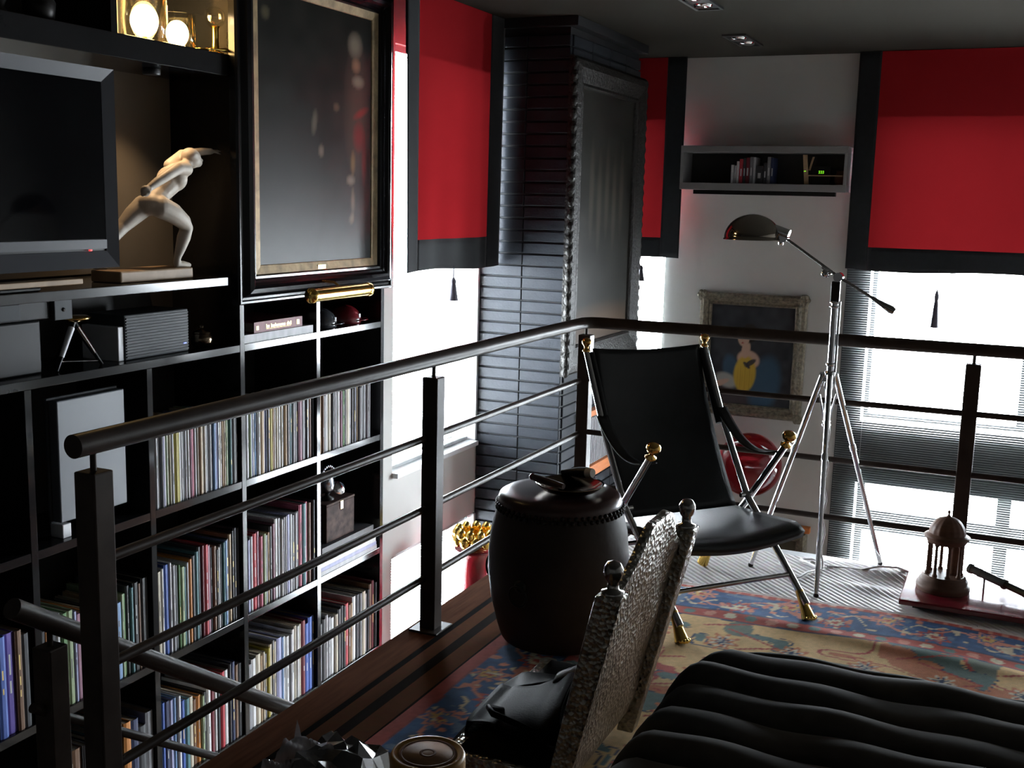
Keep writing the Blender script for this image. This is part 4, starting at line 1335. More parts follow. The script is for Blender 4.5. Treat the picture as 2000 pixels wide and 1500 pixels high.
# ================================================================== WINDOW WALL THINGS
# wall cabinet with open shelf
wc = thing('wall_cabinet', 'long grey open wall cabinet between the red shades', 'cabinet', (-1.69, YW, 1.60))
x0, x1, yf, yb2 = -2.27, -1.125, 7.86, YW - 0.001
part('top_board', G().box((x0, yf, 1.858), (x1, yb2, 1.905)), 'grey_shelf', wc, bevel=0.003)
part('bottom_board', G().box((x0, yf, 1.602), (x1, yb2, 1.650)), 'grey_shelf', wc, bevel=0.003)
part('side_board', G().box((x0, yf + 0.002, 1.650), (x0 + 0.022, yb2, 1.858)), 'grey_shelf', wc)
part('side_board', G().box((x1 - 0.022, yf + 0.002, 1.650), (x1, yb2, 1.858)), 'grey_shelf', wc)
part('back_board', G().box((x0 + 0.022, yb2 - 0.012, 1.650), (x1 - 0.022, yb2 - 0.002, 1.858)), 'lacquer_back', wc)
part('lamp_bar', G().box((-2.18, 7.90, 1.572), (-1.20, 7.96, 1.601)), 'black_plastic', wc, bevel=0.003, label='black lamp bar under the cabinet')
bx = -1.915
cabn = 0
CABB = [('white', .018, .125), ('pale grey', .014, .12), ('white', .016, .15), ('red', .024, .165), ('charcoal', .016, .17), ('dark red', .024, .175), ('grey', .02, .18), ('pale grey', .016, .178), ('charcoal', .05, .12), ('charcoal', .022, .14), ('grey', .022, .18), ('navy', .018, .175)]
for k, (c, w, h) in enumerate(CABB):
    g = G().box((0, 0, 0), (w, 0.14, h)).box((0.002, 0.003, h), (w - 0.002, 0.137, h + 0.0006), 1)
    g.box((w * 0.3, -0.001, h * 0.3), (w * 0.7, 0, h * 0.6), 2)
    o = part('book', g.mesh('book', ['book_' + c.replace(' ', '_'), 'pages', 'print_white']), None, None, loc=(bx, 7.90, 1.6505), bevel=0.0)
    tag(o, f'{c} book, {ORD[k]} from the narrow shade, in the grey wall cabinet', 'book', 'books in the grey wall cabinet')
    bx += w + 0.003
t = thing('digital_clock', 'dark clock with green digits in the grey wall cabinet', 'clock', (-1.31, 7.95, 1.6505))
part('case', G().box((-1.37, 7.93, 1.6505), (-1.245, 8.02, 1.775)), 'black_plastic', t, bevel=0.004)
g = G()
for dx in (-0.010, 0.003, 0.016):
    for s0, s1 in (((0, 0), (0.008, 0.0022)), ((0, 0.008), (0.008, 0.0102)), ((0, 0.016), (0.008, 0.0182)), ((0.0062, 0), (0.0082, 0.018))):
        g.box((-1.312 + dx + s0[0], 7.9285, 1.725 + s0[1]), (-1.312 + dx + s1[0], 7.9298, 1.725 + s1[1]))
part('digits', g, 'green_led', t)
t = thing('wooden_easel', 'small wooden easel frame in the grey wall cabinet', 'ornament', (-1.38, 7.9, 1.6505))
part('post', G().obox((-1.405, 7.91, 1.75), (0.014, 0, 0), (0, 0.008, 0), (-0.010, 0, 0.098)), 'base_wood', t)
part('strut', G().obox((-1.372, 7.925, 1.79), (0.006, 0, 0), (0, 0.006, 0), (0.012, 0, 0.045)), 'base_wood', t)
part('ledge', G().box((-1.39, 7.902, 1.706), (-1.16, 7.924, 1.714)), 'base_wood', t)
part('green_light', G().box((-1.415, 7.9005, 1.737), (-1.402, 7.9018, 1.741)), 'green_led', t)
t = thing('terracotta_pot', 'small brown pot at the end of the grey wall cabinet', 'pot', (-1.185, 7.96, 1.6505))
part('body', G().lathe((-1.185, 7.965, 1.6505), [(0.022, 0), (0.034, 0.02), (0.036, 0.05), (0.024, 0.08), (0.022, 0.09), (0.026, 0.095), (0.018, 0.093), (1e-4, 0.085)], 20), 'turned_wood', t)

# recessed ceiling spots
for x, y, lb in ((-1.735, 7.28, 'square recessed ceiling spot above the grey wall cabinet'), (-1.64, 5.85, 'square recessed ceiling spot over the void at the top edge')):
    t = thing('ceiling_spot', lb, 'spot lamp', (x, y, ZC), 'recessed ceiling spots')
    w, h = 0.075, 0.25
    for a, b in (((x - w, y - h, 0), (x - w + 0.016, y + h, 0)), ((x + w - 0.016, y - h, 0), (x + w, y + h, 0)), ((x - w + 0.016, y - h, 0), (x + w - 0.016, y - h + 0.016, 0)), ((x - w + 0.016, y + h - 0.016, 0), (x + w - 0.016, y + h, 0))):
        part('trim_bar', G().box((a[0], a[1], ZC - 0.012), (b[0], b[1], ZC - 0.0005)), 'spot_metal', t)
    part('recess', G().box((x - w + 0.016, y - h + 0.016, ZC - 0.004), (x + w - 0.016, y + h - 0.016, ZC - 0.001)), 'spot_metal', t)
    for dy in (-0.11, 0.11):
        part('reflector', G().lathe((x, y + dy, ZC - 0.0042), [(0.050, 0), (0.046, -0.014), (0.030, -0.010), (0.012, -0.004), (1e-4, -0.003)], 24), 'chrome', t)

# portrait
pp = thing('portrait_painting', 'portrait of a lady in yellow and blue in an ornate silvered frame', 'painting', (-1.745, YW, -0.03))
QY = YW - 0.002
frame_bars(pp, 'frame_bar', 'carved_silvergold', 'y', QY, -2.130, -1.357, -0.022, 0.872,
           [(0.0, 0.0), (0.0, 0.03), (0.012, 0.05), (0.034, 0.055), (0.05, 0.04), (0.062, 0.03), (0.074, 0.034), (0.084, 0.022), (0.088, 0.008)])
for cx_, cz_ in ((-2.11, 0.85), (-1.377, 0.85), (-2.11, 0.0), (-1.377, 0.0)):
    for k in range(6):
        a = 2 * PI * k / 6
        part('corner_leaf', G().ball((cx_ + 0.022 * math.cos(a), QY - 0.045, cz_ + 0.022 * math.sin(a)), 0.020, 8, 6, sc=(1, 0.6, 1)), 'carved_silvergold', pp)


def spot(u, v, cu, cv, ru, rv, rot=0.0, hard=4.0):
    du, dv = u - cu, (v - cv)
    c, s_ = math.cos(rot), math.sin(rot)
    a, b = du * c + dv * s_, -du * s_ + dv * c
    return np.clip((1 - np.sqrt((a / ru) ** 2 + (b / rv) ** 2)) * hard, 0, 1)[..., None]


def paint_lady(u, v):
    n = vnoise(u * 12, v * 14, 5)[..., None]
    BLUEC, SKIN, YEL, HAIR = (0.045, 0.085, 0.13), (0.50, 0.32, 0.24), (0.52, 0.34, 0.05), (0.028, 0.020, 0.016)
    col = np.ones(u.shape + (3,)) * np.array((0.036, 0.037, 0.042)) * (0.7 + 0.6 * n)
    col = mixc(col, spot(u, v, 0.20, 0.08, 0.55, 0.22, 0.0, 2), (0.06, 0.045, 0.045), 0.9)      # table
    col = mixc(col, spot(u, v, 0.68, 0.22, 0.22, 0.34, -0.25, 3), BLUEC)                        # cloak
    col = mixc(col, spot(u, v, 0.28, 0.33, 0.12, 0.20, 0.35, 3), BLUEC)
    col = mixc(col, spot(u, v, 0.22, 0.235, 0.16, 0.085, -0.25, 3), (0.34, 0.33, 0.31))         # sleeve
    col = mixc(col, spot(u, v, 0.13, 0.195, 0.15, 0.035, 0.35), SKIN, 0.9)                      # forearm
    col = mixc(col, spot(u, v, 0.475, 0.46, 0.15, 0.10, -0.15, 5), SKIN)                        # shoulders
    col = mixc(col, spot(u, v, 0.44, 0.31, 0.145, 0.20, -0.10, 6), YEL)                         # bodice
    col = mixc(col, spot(u, v, 0.44, 0.56, 0.055, 0.10, -0.15, 6), SKIN)                        # neck
    col = mixc(col, spot(u, v, 0.47, 0.72, 0.115, 0.105, 0.2, 6), HAIR)                         # hair
    col = mixc(col, spot(u, v, 0.405, 0.675, 0.075, 0.095, 0.1, 7), SKIN)                       # face
    for du, dv in ((-0.032, 0.015), (0.020, 0.015)):
        col = mixc(col, spot(u, v, 0.40 + du, 0.675 + dv, 0.016, 0.009), (0.06, 0.04, 0.035), 0.9)
    col = mixc(col, spot(u, v, 0.393, 0.665, 0.008, 0.022), (0.40, 0.24, 0.18), 0.8)            # nose
    col = mixc(col, spot(u, v, 0.395, 0.622, 0.022, 0.008), (0.36, 0.09, 0.08), 0.9)            # mouth
    col = mixc(col, spot(u, v, 0.50, 0.425, 0.085, 0.030, 0.5), (0.04, 0.04, 0.05), 0.95)       # bow
    col = mixc(col, spot(u, v, 0.46, 0.400, 0.060, 0.022, -0.6), (0.04, 0.04, 0.05), 0.95)
    for k in range(7):
        col = mixc(col, spot(u, v, 0.36 + 0.028 * k, 0.27, 0.007, 0.15, 0.0, 2), (0.36, 0.22, 0.03), 0.6)
    return col


canvas('canvas', lambda u, v: np.stack([-2.045 + u * 0.603, np.full_like(u, QY - 0.010), 0.063 + v * 0.726], -1), 90, 110, paint_lady, 'dim_painting', pp)

# second framed picture lower on the wall
lp = thing('framed_picture', 'ornate framed picture low on the wall behind the folding chair', 'painting', (-1.6, YW, -1.5))
frame_bars(lp, 'frame_bar', 'carved_silvergold', 'y', QY, -2.0, -1.255, -1.55, -0.83,
           [(0.0, 0.0), (0.0, 0.03), (0.02, 0.05), (0.05, 0.04), (0.07, 0.03), (0.08, 0.008)])
canvas('canvas', lambda u, v: np.stack([-1.925 + u * 0.595, np.full_like(u, QY - 0.010), -1.475 + v * 0.57], -1), 30, 30,
       lambda u, v: np.ones(u.shape + (3,)) * np.array((0.10, 0.085, 0.06)) * (0.6 + 0.8 * vnoise(u * 7, v * 7, 2)[..., None]), 'dim_painting', lp)
part('orange_cap', G().box((-1.96, QY - 0.06, -0.829), (-1.235, QY, -0.785)), 'orange_wood', lp, bevel=0.004, label='orange wooden strip along the frame top')

# red glass globe on a bracket
t = thing('red_globe', 'big translucent red glass globe in front of the window wall', 'globe', (-1.645, 7.80, -0.53))
gb = part('globe', G().ball((-1.645, 7.80, -0.312), 0.226, 48, 28), 'red_glass', t)
part('neck', G().lathe((-1.645, 7.80, -0.545), [(0.045, 0), (0.05, 0.006), (0.035, 0.016), (0.04, 0.03)], 24), 'dark_iron', t)
part('bracket', G().tube([(-1.645, 7.80, -0.545), (-1.645, 7.80, -0.575), (-1.645, 7.90, -0.585), (-1.645, YW - 0.002, -0.585)], 0.012, 10), 'dark_iron', t)

# red pedestal with gilt lotus bowl in the void
t = thing('lotus_pedestal', 'tall red lacquer pedestal with gilt lotus bowl beside the window', 'pedestal', (-2.68, 5.52, ZF))
c = (-2.68, 5.52, ZF)
H = -0.45 - ZF
part('shaft', G().lathe(c, [(0.16, 0), (0.16, 0.05), (0.11, 0.10), (0.085, 0.20), (0.082, H - 0.36), (0.105, H - 0.345), (0.11, H - 0.33), (0.105, H - 0.315), (0.085, H - 0.30), (0.084, H - 0.06), (0.10, H - 0.02), (0.118, H), (1e-4, H)], 40), 'red_lacquer', t)
zb3 = -0.449
part('bowl', G().lathe((c[0], c[1], zb3), [(0.06, 0), (0.09, 0.02), (0.108, 0.06), (0.112, 0.085), (0.104, 0.083), (0.07, 0.03), (1e-4, 0.02)], 32), 'gold_bright', t)
for row, (rr, zz, n, s_) in enumerate(((0.108, 0.055, 11, 0.040), (0.106, 0.095, 11, 0.036))):
    for k in range(n):
        a = 2 * PI * (k + 0.5 * row) / n
        part('petal', G().ball((c[0] + rr * math.cos(a), c[1] + rr * math.sin(a), zb3 + zz), s_, 12, 8, sc=(0.75, 0.75, 0.95)), 'gold_bright', t)

# ================================================================== LOFT FLOOR THINGS
# rug -----------------------------------------------------------------
RGX0, RGX1, RGY0 = -1.535, 1.5, 0.6


def far_edge(x):
    return 4.215 + 0.045 * np.sin((x + 1.0) * 2.3) - 0.010 * np.sin(x * 7)


def rug_fn(u, v):
    x = RGX0 + u * (RGX1 - RGX0)
    y = RGY0 + v * (far_edge(x) - RGY0)
    z = 0.0125 + 0.003 * np.sin(x * 8 + y * 3) * np.sin(y * 6) + 0.010 * np.exp(-((y - 3.86 + 0.12 * x) / 0.05) ** 2) * np.clip(np.sin(x * 2.2 + 2.2), 0, 1)
    return np.stack([x, y, z], -1)


def rug_paint(u, v):
    P = rug_fn(u, v)
    x, y = P[..., 0], P[..., 1]
    dfar, dleft = far_edge(x) - y, x - RGX0
    d = np.minimum(dfar, dleft)
    s_ = np.where(dfar < dleft, x, y)
    wob = 0.010 * (vnoise(x * 22, y * 22, 1) - 0.5)
    dd = d + wob
    BLUE, NAVY, RED, RUST = (0.040, 0.085, 0.19), (0.03, 0.045, 0.085), (0.34, 0.065, 0.05), (0.42, 0.15, 0.07)
    CREAM, GOLD, TEAL, SALM = (0.50, 0.42, 0.30), (0.50, 0.30, 0.11), (0.10, 0.15, 0.14), (0.48, 0.19, 0.14)
    col = np.zeros(u.shape + (3,)) + np.array((0.56, 0.37, 0.17))

    def put(mask, c):
        col[mask] = c
    # field
    n1 = vnoise(x * 6.5, y * 8, 11)
    n2 = vnoise(x * 11, y * 13, 23)
    n3 = vnoise(x * 5, y * 5, 31)
    put(n3 > 0.72, (0.13, 0.15, 0.12))
    put(n1 > 0.68, RUST)
    put((n1 > 0.60) & (n1 < 0.635), RED)
    put((n2 > 0.76), TEAL)
    put((n2 > 0.70) & (n2 < 0.73), NAVY)
    vine = np.abs(((x * 3.1 + 0.25 * np.floor(y * 5) + np.abs((y * 5) % 1 - 0.5) * 1.2) % 1) - 0.5)
    put((vine < 0.035) & (n3 > 0.4), RED)
    gx, gy = (x * 4.2) % 1 - 0.5, (y * 3.4) % 1 - 0.5
    rr = np.sqrt(gx ** 2 + gy ** 2) + 0.06 * np.sin(8 * np.arctan2(gy, gx))
    put(rr < 0.20, RUST)
    put(rr < 0.13, CREAM)
    put(rr < 0.07, NAVY)
    # guard
    put(dd < 0.352, NAVY)
    put(dd < 0.342, RED)
    ph = (s_ / 0.075) % 1
    ph2 = np.floor(s_ / 0.075) % 3
    dm = (dd > 0.285) & (dd < 0.330) & (np.abs(ph - 0.5) < 0.30 - np.abs(dd - 0.307) * 6)
    put(dm & (ph2 == 0), CREAM)
    put(dm & (ph2 == 1), TEAL)
    put(dm & (ph2 == 2), SALM)
    put(dd < 0.272, NAVY)
    # blue border with vine and rosettes
    blue = dd < 0.262
    bn = vnoise(x * 40, y * 40, 7)
    col[blue] = (np.array(BLUE) * (0.75 + 0.5 * bn[blue])[..., None])
    mid = 0.155
    mean = mid + 0.055 * np.sin(s_ * 2 * PI / 0.34)
    put(blue & (np.abs(dd - mean) < 0.0075), SALM)
    hook = mid + 0.055 * np.sin(s_ * 2 * PI / 0.34 + 1.6) + 0.02 * np.sin(s_ * 60)
    put(blue & (np.abs(dd - hook) < 0.006) & (np.sin(s_ * 23) > -0.2), CREAM)
    for ph0, dc, c1, c2 in ((0.0, 0.20, RED, CREAM), (0.17, 0.11, SALM, GOLD)):
        sc = (((s_ - ph0) / 0.34) % 1 - 0.5) * 0.34
        ang = np.arctan2(dd - dc, sc)
        q = np.sqrt(sc ** 2 + (dd - dc) ** 2) * (1 + 0.22 * np.cos(8 * ang))
        put(blue & (q < 0.050), c1)
        put(blue & (q < 0.036), BLUE)
        put(blue & (q < 0.028), c2)
        put(blue & (q < 0.013), RED)
    lf = vnoise(x * 26, y * 26, 41)
    put(blue & (lf > 0.80), SALM)
    put(blue & (lf < 0.16), (0.10, 0.15, 0.24))
    lf2 = vnoise(x * 30, y * 30, 43)
    put(blue & (lf2 > 0.84), CREAM)
    put(dd < 0.052, (0.20, 0.05, 0.05))
    put(dd < 0.046, RED)
    put((dd < 0.046) & (dfar < dleft) & (((s_ / 0.05) % 1) < 0.35), SALM)
    put((dd < 0.022) & (dfar < dleft), (0.50, 0.43, 0.40))
    col *= 1.25 * (0.86 + 0.28 * vnoise(x * 90, y * 90, 4))[..., None]
    return col


rug = canvas('rug', rug_fn, 400, 470, rug_paint, 'rug_wool', None)
tag(rug, 'worn blue, red and gold oriental rug on the sisal carpet', 'rug')
g = G()
random.seed(11)
x = RGX0
while x < RGX1:
    ye = float(far_edge(x))
    l_ = random.uniform(0.010, 0.022)
    g.add([(x, ye - 0.002, 0.014), (x + 0.004, ye - 0.002, 0.014), (x + 0.004 + random.uniform(-0.003, 0.003), ye + l_, 0.0092), (x + random.uniform(-0.003, 0.003), ye + l_, 0.0092)], [(0, 1, 2, 3)])
    x += 0.0055
part('fringe', g, 'rug_fringe', rug, kind='stuff')

# folding campaign chair -----------------------------------------------
FA = Vector((-0.961, 3.606, 0.0))
uu = Vector((0.635, 0.773, 0.0)).normalized()
ffv = Vector((uu.y, -uu.x, 0.0))
CW = 0.556


def cpnt(f, s_, z):
    return FA + ffv * f + uu * s_ + Vector((0, 0, z))


ch = thing('folding_chair', 'black leather folding chair with chrome X frame and brass paw feet', 'chair', FA + uu * 0.278 + ffv * -0.35)
RZ = 0.016
for s_, side in ((0.0, 'near'), (CW, 'far')):
    lg = part('leg', G().tube([cpnt(-0.004, s_, RZ + 0.05), cpnt(-0.385, s_, 0.385), cpnt(-0.555, s_, 0.64), cpnt(-0.712, s_, 0.93)], [0.0135, 0.0135, 0.0125, 0.0115], 14), 'chrome', ch)
    # brass paw foot
    foot_b, foot_t = cpnt(0.010, s_, RZ + 0.001), cpnt(-0.05, s_, 0.105)
    pw = part('paw_foot', G().tube([foot_t, foot_b.lerp(foot_t, 0.5), foot_b.lerp(foot_t, 0.2), foot_b], [0.0155, 0.017, 0.022, 0.026], 14), 'gold_bright', lg)
    for k in range(4):
        a = -0.75 + 0.5 * k
        dirv = (ffv * math.cos(a) + uu * math.sin(a))
        part('claw', G().ball(foot_b + dirv * 0.022 + Vector((0, 0, 0.008)), 0.0085, 10, 6), 'gold_bright', pw)
    part('finial', G().lathe(cpnt(-0.712, s_, 0.925), [(0.013, 0), (0.016, 0.004), (0.012, 0.010), (0.008, 0.016), (0.010, 0.022), (0.017, 0.032), (0.019, 0.040), (0.015, 0.050), (1e-4, 0.056)], 20), 'brass', lg)
    l2 = part('leg', G().tube([cpnt(-0.205, s_ + (0.022 if s_ else -0.022), 0.615), cpnt(-0.385, s_ + (0.022 if s_ else -0.022), 0.385), cpnt(-0.665, s_ + (0.022 if s_ else -0.022), RZ + 0.03)], [0.0125, 0.0135, 0.0135], 14), 'chrome', ch)
    kb = cpnt(-0.205, s_ + (0.022 if s_ else -0.022), 0.612)
    part('knob', G().lathe(kb, [(0.013, 0), (0.021, 0.006), (0.021, 0.012), (0.009, 0.020), (0.009, 0.027), (0.022, 0.036), (0.027, 0.048), (0.024, 0.060), (0.012, 0.068), (1e-4, 0.070)], 22, axis=(ffv * 0.45 + Vector((0, 0, 1)))), 'brass', l2)
    part('paw_foot', G().tube([cpnt(-0.635, s_ + (0.022 if s_ else -0.022), 0.09), cpnt(-0.675, s_ + (0.022 if s_ else -0.022), RZ + 0.001)], [0.0155, 0.024], 14), 'gold_bright', l2)
    part('pivot_bolt', G().tube([cpnt(-0.385, s_ - 0.03, 0.385), cpnt(-0.385, s_ + 0.03, 0.385)], 0.009, 12), 'chrome', lg)
    # leather arm strap
    so = s_

    def strap(u, v, so=so):
        f = -0.575 + u * 0.355
        z = 0.70 - 0.105 * (1 - (1 - u) ** 2.2) - 0.035 * math.sin(PI * u)
        w = (v - 0.5) * (0.050 - 0.012 * u)
        return cpnt(f, so + w, z)
    part('arm_strap', G().grid(strap, 16, 4), 'black_leather', ch, solid=0.005)
part('stretcher', G().tube([cpnt(-0.105, 0.0, 0.150), cpnt(-0.105, CW, 0.150)], 0.009, 12), 'chrome_dull', ch)
part('stretcher', G().tube([cpnt(-0.52, -0.02, 0.20), cpnt(-0.52, CW + 0.02, 0.20)], 0.009, 12), 'chrome_dull', ch)


def back_fn(u, v):
    s_ = 0.030 + u * (CW - 0.060)
    z = 0.936 - v * 0.60
    f = -0.712 + 0.18 * v + 0.12 * v * v - 0.030 * math.sin(PI * u) * math.sin(PI * min(1, v + 0.1)) - 0.0
    top = -0.012 * math.sin(PI * u) * (1 - v)
    return cpnt(f - 0.004, s_, z + top)


part('backrest', G().grid(back_fn, 20, 26), 'black_leather', ch, solid=0.010)
for s_ in (0.0, CW):
    part('back_sleeve', G().tube([cpnt(-0.708, s_ + (0.018 if s_ == 0 else -0.018), 0.92), cpnt(-0.56, s_ + (0.018 if s_ == 0 else -0.018), 0.64)], 0.015, 10), 'black_leather', ch)


def seat_fn(u, v):
    s_ = 0.0 + u * CW
    f = -0.60 + v * 0.56
    sag = -0.030 * math.sin(PI * u)
    z = 0.320 + 0.045 * v ** 1.5 + sag
    r = 0.028
    edge = max(0.0, (v - 0.88) / 0.12)
    z -= 0.030 * edge ** 2
    return cpnt(f, s_, z)


g = G()
g.grid(seat_fn, 20, 22)
part('seat', g, 'black_leather', ch, solid=-0.034)

# floor lamp -------------------------------------------------------------
LC = Vector((-0.663, 4.554, 0))
fl = thing('floor_lamp', 'chrome tripod floor lamp with domed shade and counterweight arm', 'lamp', LC)
feet = [Vector((-0.932, 4.566, 0.012)), Vector((-0.436, 4.775, 0.036)), Vector((-0.621, 4.314, 0.012))]
hubz = 0.835
part('pole', G().tube([LC + Vector((0, 0, 0.64)), LC + Vector((0, 0, 1.135))], 0.0125, 20), 'chrome', fl)
part('inner_rod', G().tube([LC + Vector((0.018, 0.006, 0.80)), LC + Vector((0.018, 0.006, 1.135))], 0.0055, 10), 'chrome', fl)
for zc, rr, hh in ((0.64, 0.018, 0.012), (0.655, 0.016, 0.008), (0.80, 0.019, 0.03), (0.845, 0.021, 0.03), (0.885, 0.018, 0.014), (1.115, 0.019, 0.010), (1.132, 0.019, 0.010)):
    part('collar', G().lathe(LC + Vector((0, 0, zc)), [(rr * 0.8, -hh / 2), (rr, -hh / 4), (rr, hh / 4), (rr * 0.8, hh / 2)], 20), 'chrome', fl)
for f_ in feet:
    d = Vector((f_.x - LC.x, f_.y - LC.y, 0)).normalized()
    top = LC + d * 0.026 + Vector((0, 0, hubz + 0.01))
    lg = part('leg', G().tube([top, f_], [0.0115, 0.0095], 12), 'chrome', fl)
    part('hinge', G().obox(LC + d * 0.024 + Vector((0, 0, hubz)), d * 0.014, d.cross(Vector((0, 0, 1))) * 0.007, Vector((0, 0, 0.018))), 'chrome', lg)
    part('ferrule', G().tube([top.lerp(f_, 0.36), top.lerp(f_, 0.39)], 0.0135, 12), 'chrome', lg)
    part('rubber_foot', G().ball(f_, 0.0115, 10, 6), 'dark_iron', lg)
    part('brace', G().tube([top.lerp(f_, 0.10) - d * 0.016, LC + Vector((0, 0, 0.66)) + d * 0.010], 0.004, 8), 'chrome', lg)
part('yoke', G().obox(LC + Vector((0, 0, 1.175)), (0.017, 0, 0), (0, 0.012, 0), (0, 0, 0.040)), 'dark_iron', fl, bevel=0.004)
pv = LC + Vector((0.008, 0, 1.232))
part('swivel', G().tube([pv + Vector((0, -0.022, 0)), pv + Vector((0, 0.022, 0))], 0.018, 18), 'chrome', fl)
part('thumb_screw', G().lathe(pv + Vector((-0.05, -0.012, 0.012)), [(0.004, -0.01), (0.016, -0.006), (0.017, 0.004), (0.006, 0.008)], 16, axis=(0.35, -0.9, 0.2)), 'chrome', fl)
jn = Vector((-0.866, 4.554, 1.372))
cwt = Vector((-0.441, 4.554, 1.111))
arm = part('arm', G().tube([jn, pv, cwt], 0.0058, 10), 'chrome_dull', fl)
dv = (cwt - pv).normalized()
part('counterweight', G().tube([cwt - dv * 0.095, cwt - dv * 0.01, cwt + dv * 0.004], [0.0065, 0.0165, 0.012], 16), 'chrome_dull', arm)
part('sleeve', G().tube([pv - dv * 0.075, pv - dv * 0.03], 0.0085, 12), 'chrome', arm)
dm = Vector((-1.003, 4.554, 1.366))
R_ = 0.112
prof = [(R_ * 1.03, -0.002), (R_ * 1.03, 0.002)] + [(R_ * math.cos(a), 0.004 + R_ * 0.86 * math.sin(a)) for a in [PI / 2 * i / 14 for i in range(14)]] + [(1e-4, 0.004 + R_ * 0.86)]
inner = [(r_ * 0.97 if r_ > 1e-3 else r_, z_ - 0.003) for r_, z_ in prof[1:]][::-1]
g = G()
vs = prof + inner
g.lathe(dm, vs + [vs[0]], 48, caps=False)
sh = part('shade', g, 'lamp_nickel', fl)
part('bulb', G().ball(dm + Vector((0.02, 0, 0.035)), 0.028, 16, 10), 'white_plastic', sh)
part('socket', G().tube([dm + Vector((0.085, 0, 0.042)), dm + Vector((0.145, 0, 0.022))], [0.021, 0.021], 20), 'chrome', sh)
part('joint', G().tube([jn + Vector((-0.012, -0.016, 0.006)), jn + Vector((-0.012, 0.016, 0.006))], 0.019, 18), 'chrome', fl)
part('switch', G().lathe(dm + Vector((0.115, 0, -0.002)), [(0.008, -0.016), (0.011, -0.012), (0.009, 0.006), (0.006, 0.014)], 14), 'chrome', sh)

# white cable
pts = []
for i in range(22):
    z = 0.635 - i * 0.0282
    pts.append((LC.x + 0.006 + 0.006 * math.sin(i * 1.3) + (0.012 * i / 21), LC.y + 0.02 + 0.006 * math.cos(i * 1.1), z))
for p in ((-0.652, 4.67, 0.016), (-0.665, 4.74, 0.013), (-0.71, 4.765, 0.013), (-0.755, 4.74, 0.013), (-0.70, 4.69, 0.013), (-0.66, 4.65, 0.013), (-0.70, 4.575, 0.013),
          (-0.716, 4.50, 0.013), (-0.735, 4.475, 0.013), (-0.765, 4.51, 0.013), (-0.795, 4.60, 0.013), (-0.83, 4.66, 0.013)):
    pts.append(p)
cb = part('power_cable', G().tube(pts, 0.0042, 8), 'white_cable', None)
tag(cb, 'white flex curling from the floor lamp over the sisal carpet', 'cable')
pts = [(-0.64, 4.70, 0.013), (-0.57, 4.71, 0.014), (-0.50, 4.69, 0.022), (-0.43, 4.70, 0.045), (-0.36, 4.73, 0.042), (-0.30, 4.75, 0.020)]
tag(part('power_cable', G().tube(pts, 0.0042, 8), 'white_cable', None), 'white flex running on towards the red board', 'cable')

# drum stool -----------------------------------------------------------------
DC = Vector((-1.36, 3.45, 0.019))
dr = thing('drum_stool', 'dark barrel-shaped drum stool with studded rim beside the railing', 'stool', DC)
prof = [(0.185, 0.0), (0.192, 0.010), (0.205, 0.05), (0.228, 0.14), (0.240, 0.24), (0.240, 0.30), (0.232, 0.38), (0.218, 0.44), (0.210, 0.465)]
part('body', G().lathe(DC, prof, 64), 'drum_body', dr)
part('head', G().lathe(DC, [(0.211, 0.4655), (0.212, 0.485), (0.204, 0.503), (0.188, 0.513), (0.15, 0.517), (1e-4, 0.518)], 64), 'drum_skin', dr)
stud = G().ball((0, 0, 0), 0.0075, 8, 6).mesh('stud', 'dark_iron')
for row in (0, 1):
    for k in range(60):
        a = 2 * PI * (k + 0.5 * row) / 60
        part('stud', stud, None, dr, loc=DC + Vector((0.2135 * math.cos(a), 0.2135 * math.sin(a), 0.472 - 0.015 * row)))
for a in (-PI / 2 - 0.15, 0.35, PI):
    c = DC + Vector((0.243 * math.cos(a), 0.243 * math.sin(a), 0.24))
    nrm = Vector((math.cos(a), math.sin(a), 0))
    rg = part('ring_boss', G().lathe(c, [(0.022, -0.004), (0.020, 0.004), (0.008, 0.009), (1e-4, 0.010)], 18, axis=nrm), 'dark_iron', dr)
    tng = Vector((-nrm.y, nrm.x, 0))
    ring = [c + nrm * (0.012 + 0.004 * math.sin(t_)) + tng * (0.032 * math.cos(t_)) + Vector((0, 0, -0.03 + 0.034 * math.sin(t_))) for t_ in [2 * PI * i / 20 for i in range(21)]]
    part('ring', G().tube(ring, 0.0045, 8, caps=False), 'dark_iron', rg)

zt = DC.z + 0.5185
t = thing('metal_bowl', 'shallow dark metal bowl on the drum stool', 'bowl', (-1.315, 3.42, zt))
part('bowl', G().lathe((-1.315, 3.42, zt), [(0.05, 0), (0.055, 0.003), (0.09, 0.012), (0.112, 0.030), (0.115, 0.034), (0.108, 0.032), (0.085, 0.016), (0.05, 0.007), (1e-4, 0.006)], 48), 'bowl_metal', t)
t = thing('tobacco_pipe', 'dark carved pipe resting across the bowl rim', 'pipe', (-1.39, 3.36, zt + 0.03))
part('stem', G().tube([(-1.425, 3.37, zt + 0.050), (-1.39, 3.35, zt + 0.049), (-1.30, 3.325, zt + 0.044)], [0.011, 0.013, 0.009], 16), 'pipe_wood', t)
part('tip', G().ball((-1.432, 3.374, zt + 0.050), 0.0115, 14, 8), 'helmet_red', t)
t = thing('cone_ornament', 'black cone with pale end lying over the bowl', 'ornament', (-1.30, 3.50, zt + 0.04))
part('cone', G().tube([(-1.385, 3.52, zt + 0.040), (-1.32, 3.51, zt + 0.050), (-1.285, 3.50, zt + 0.055)], [0.008, 0.018, 0.019], 18), 'black_plastic', t)
part('pale_end', G().tube([(-1.284, 3.4995, zt + 0.055), (-1.262, 3.492, zt + 0.058)], [0.018, 0.015], 18), 'ivory', t)

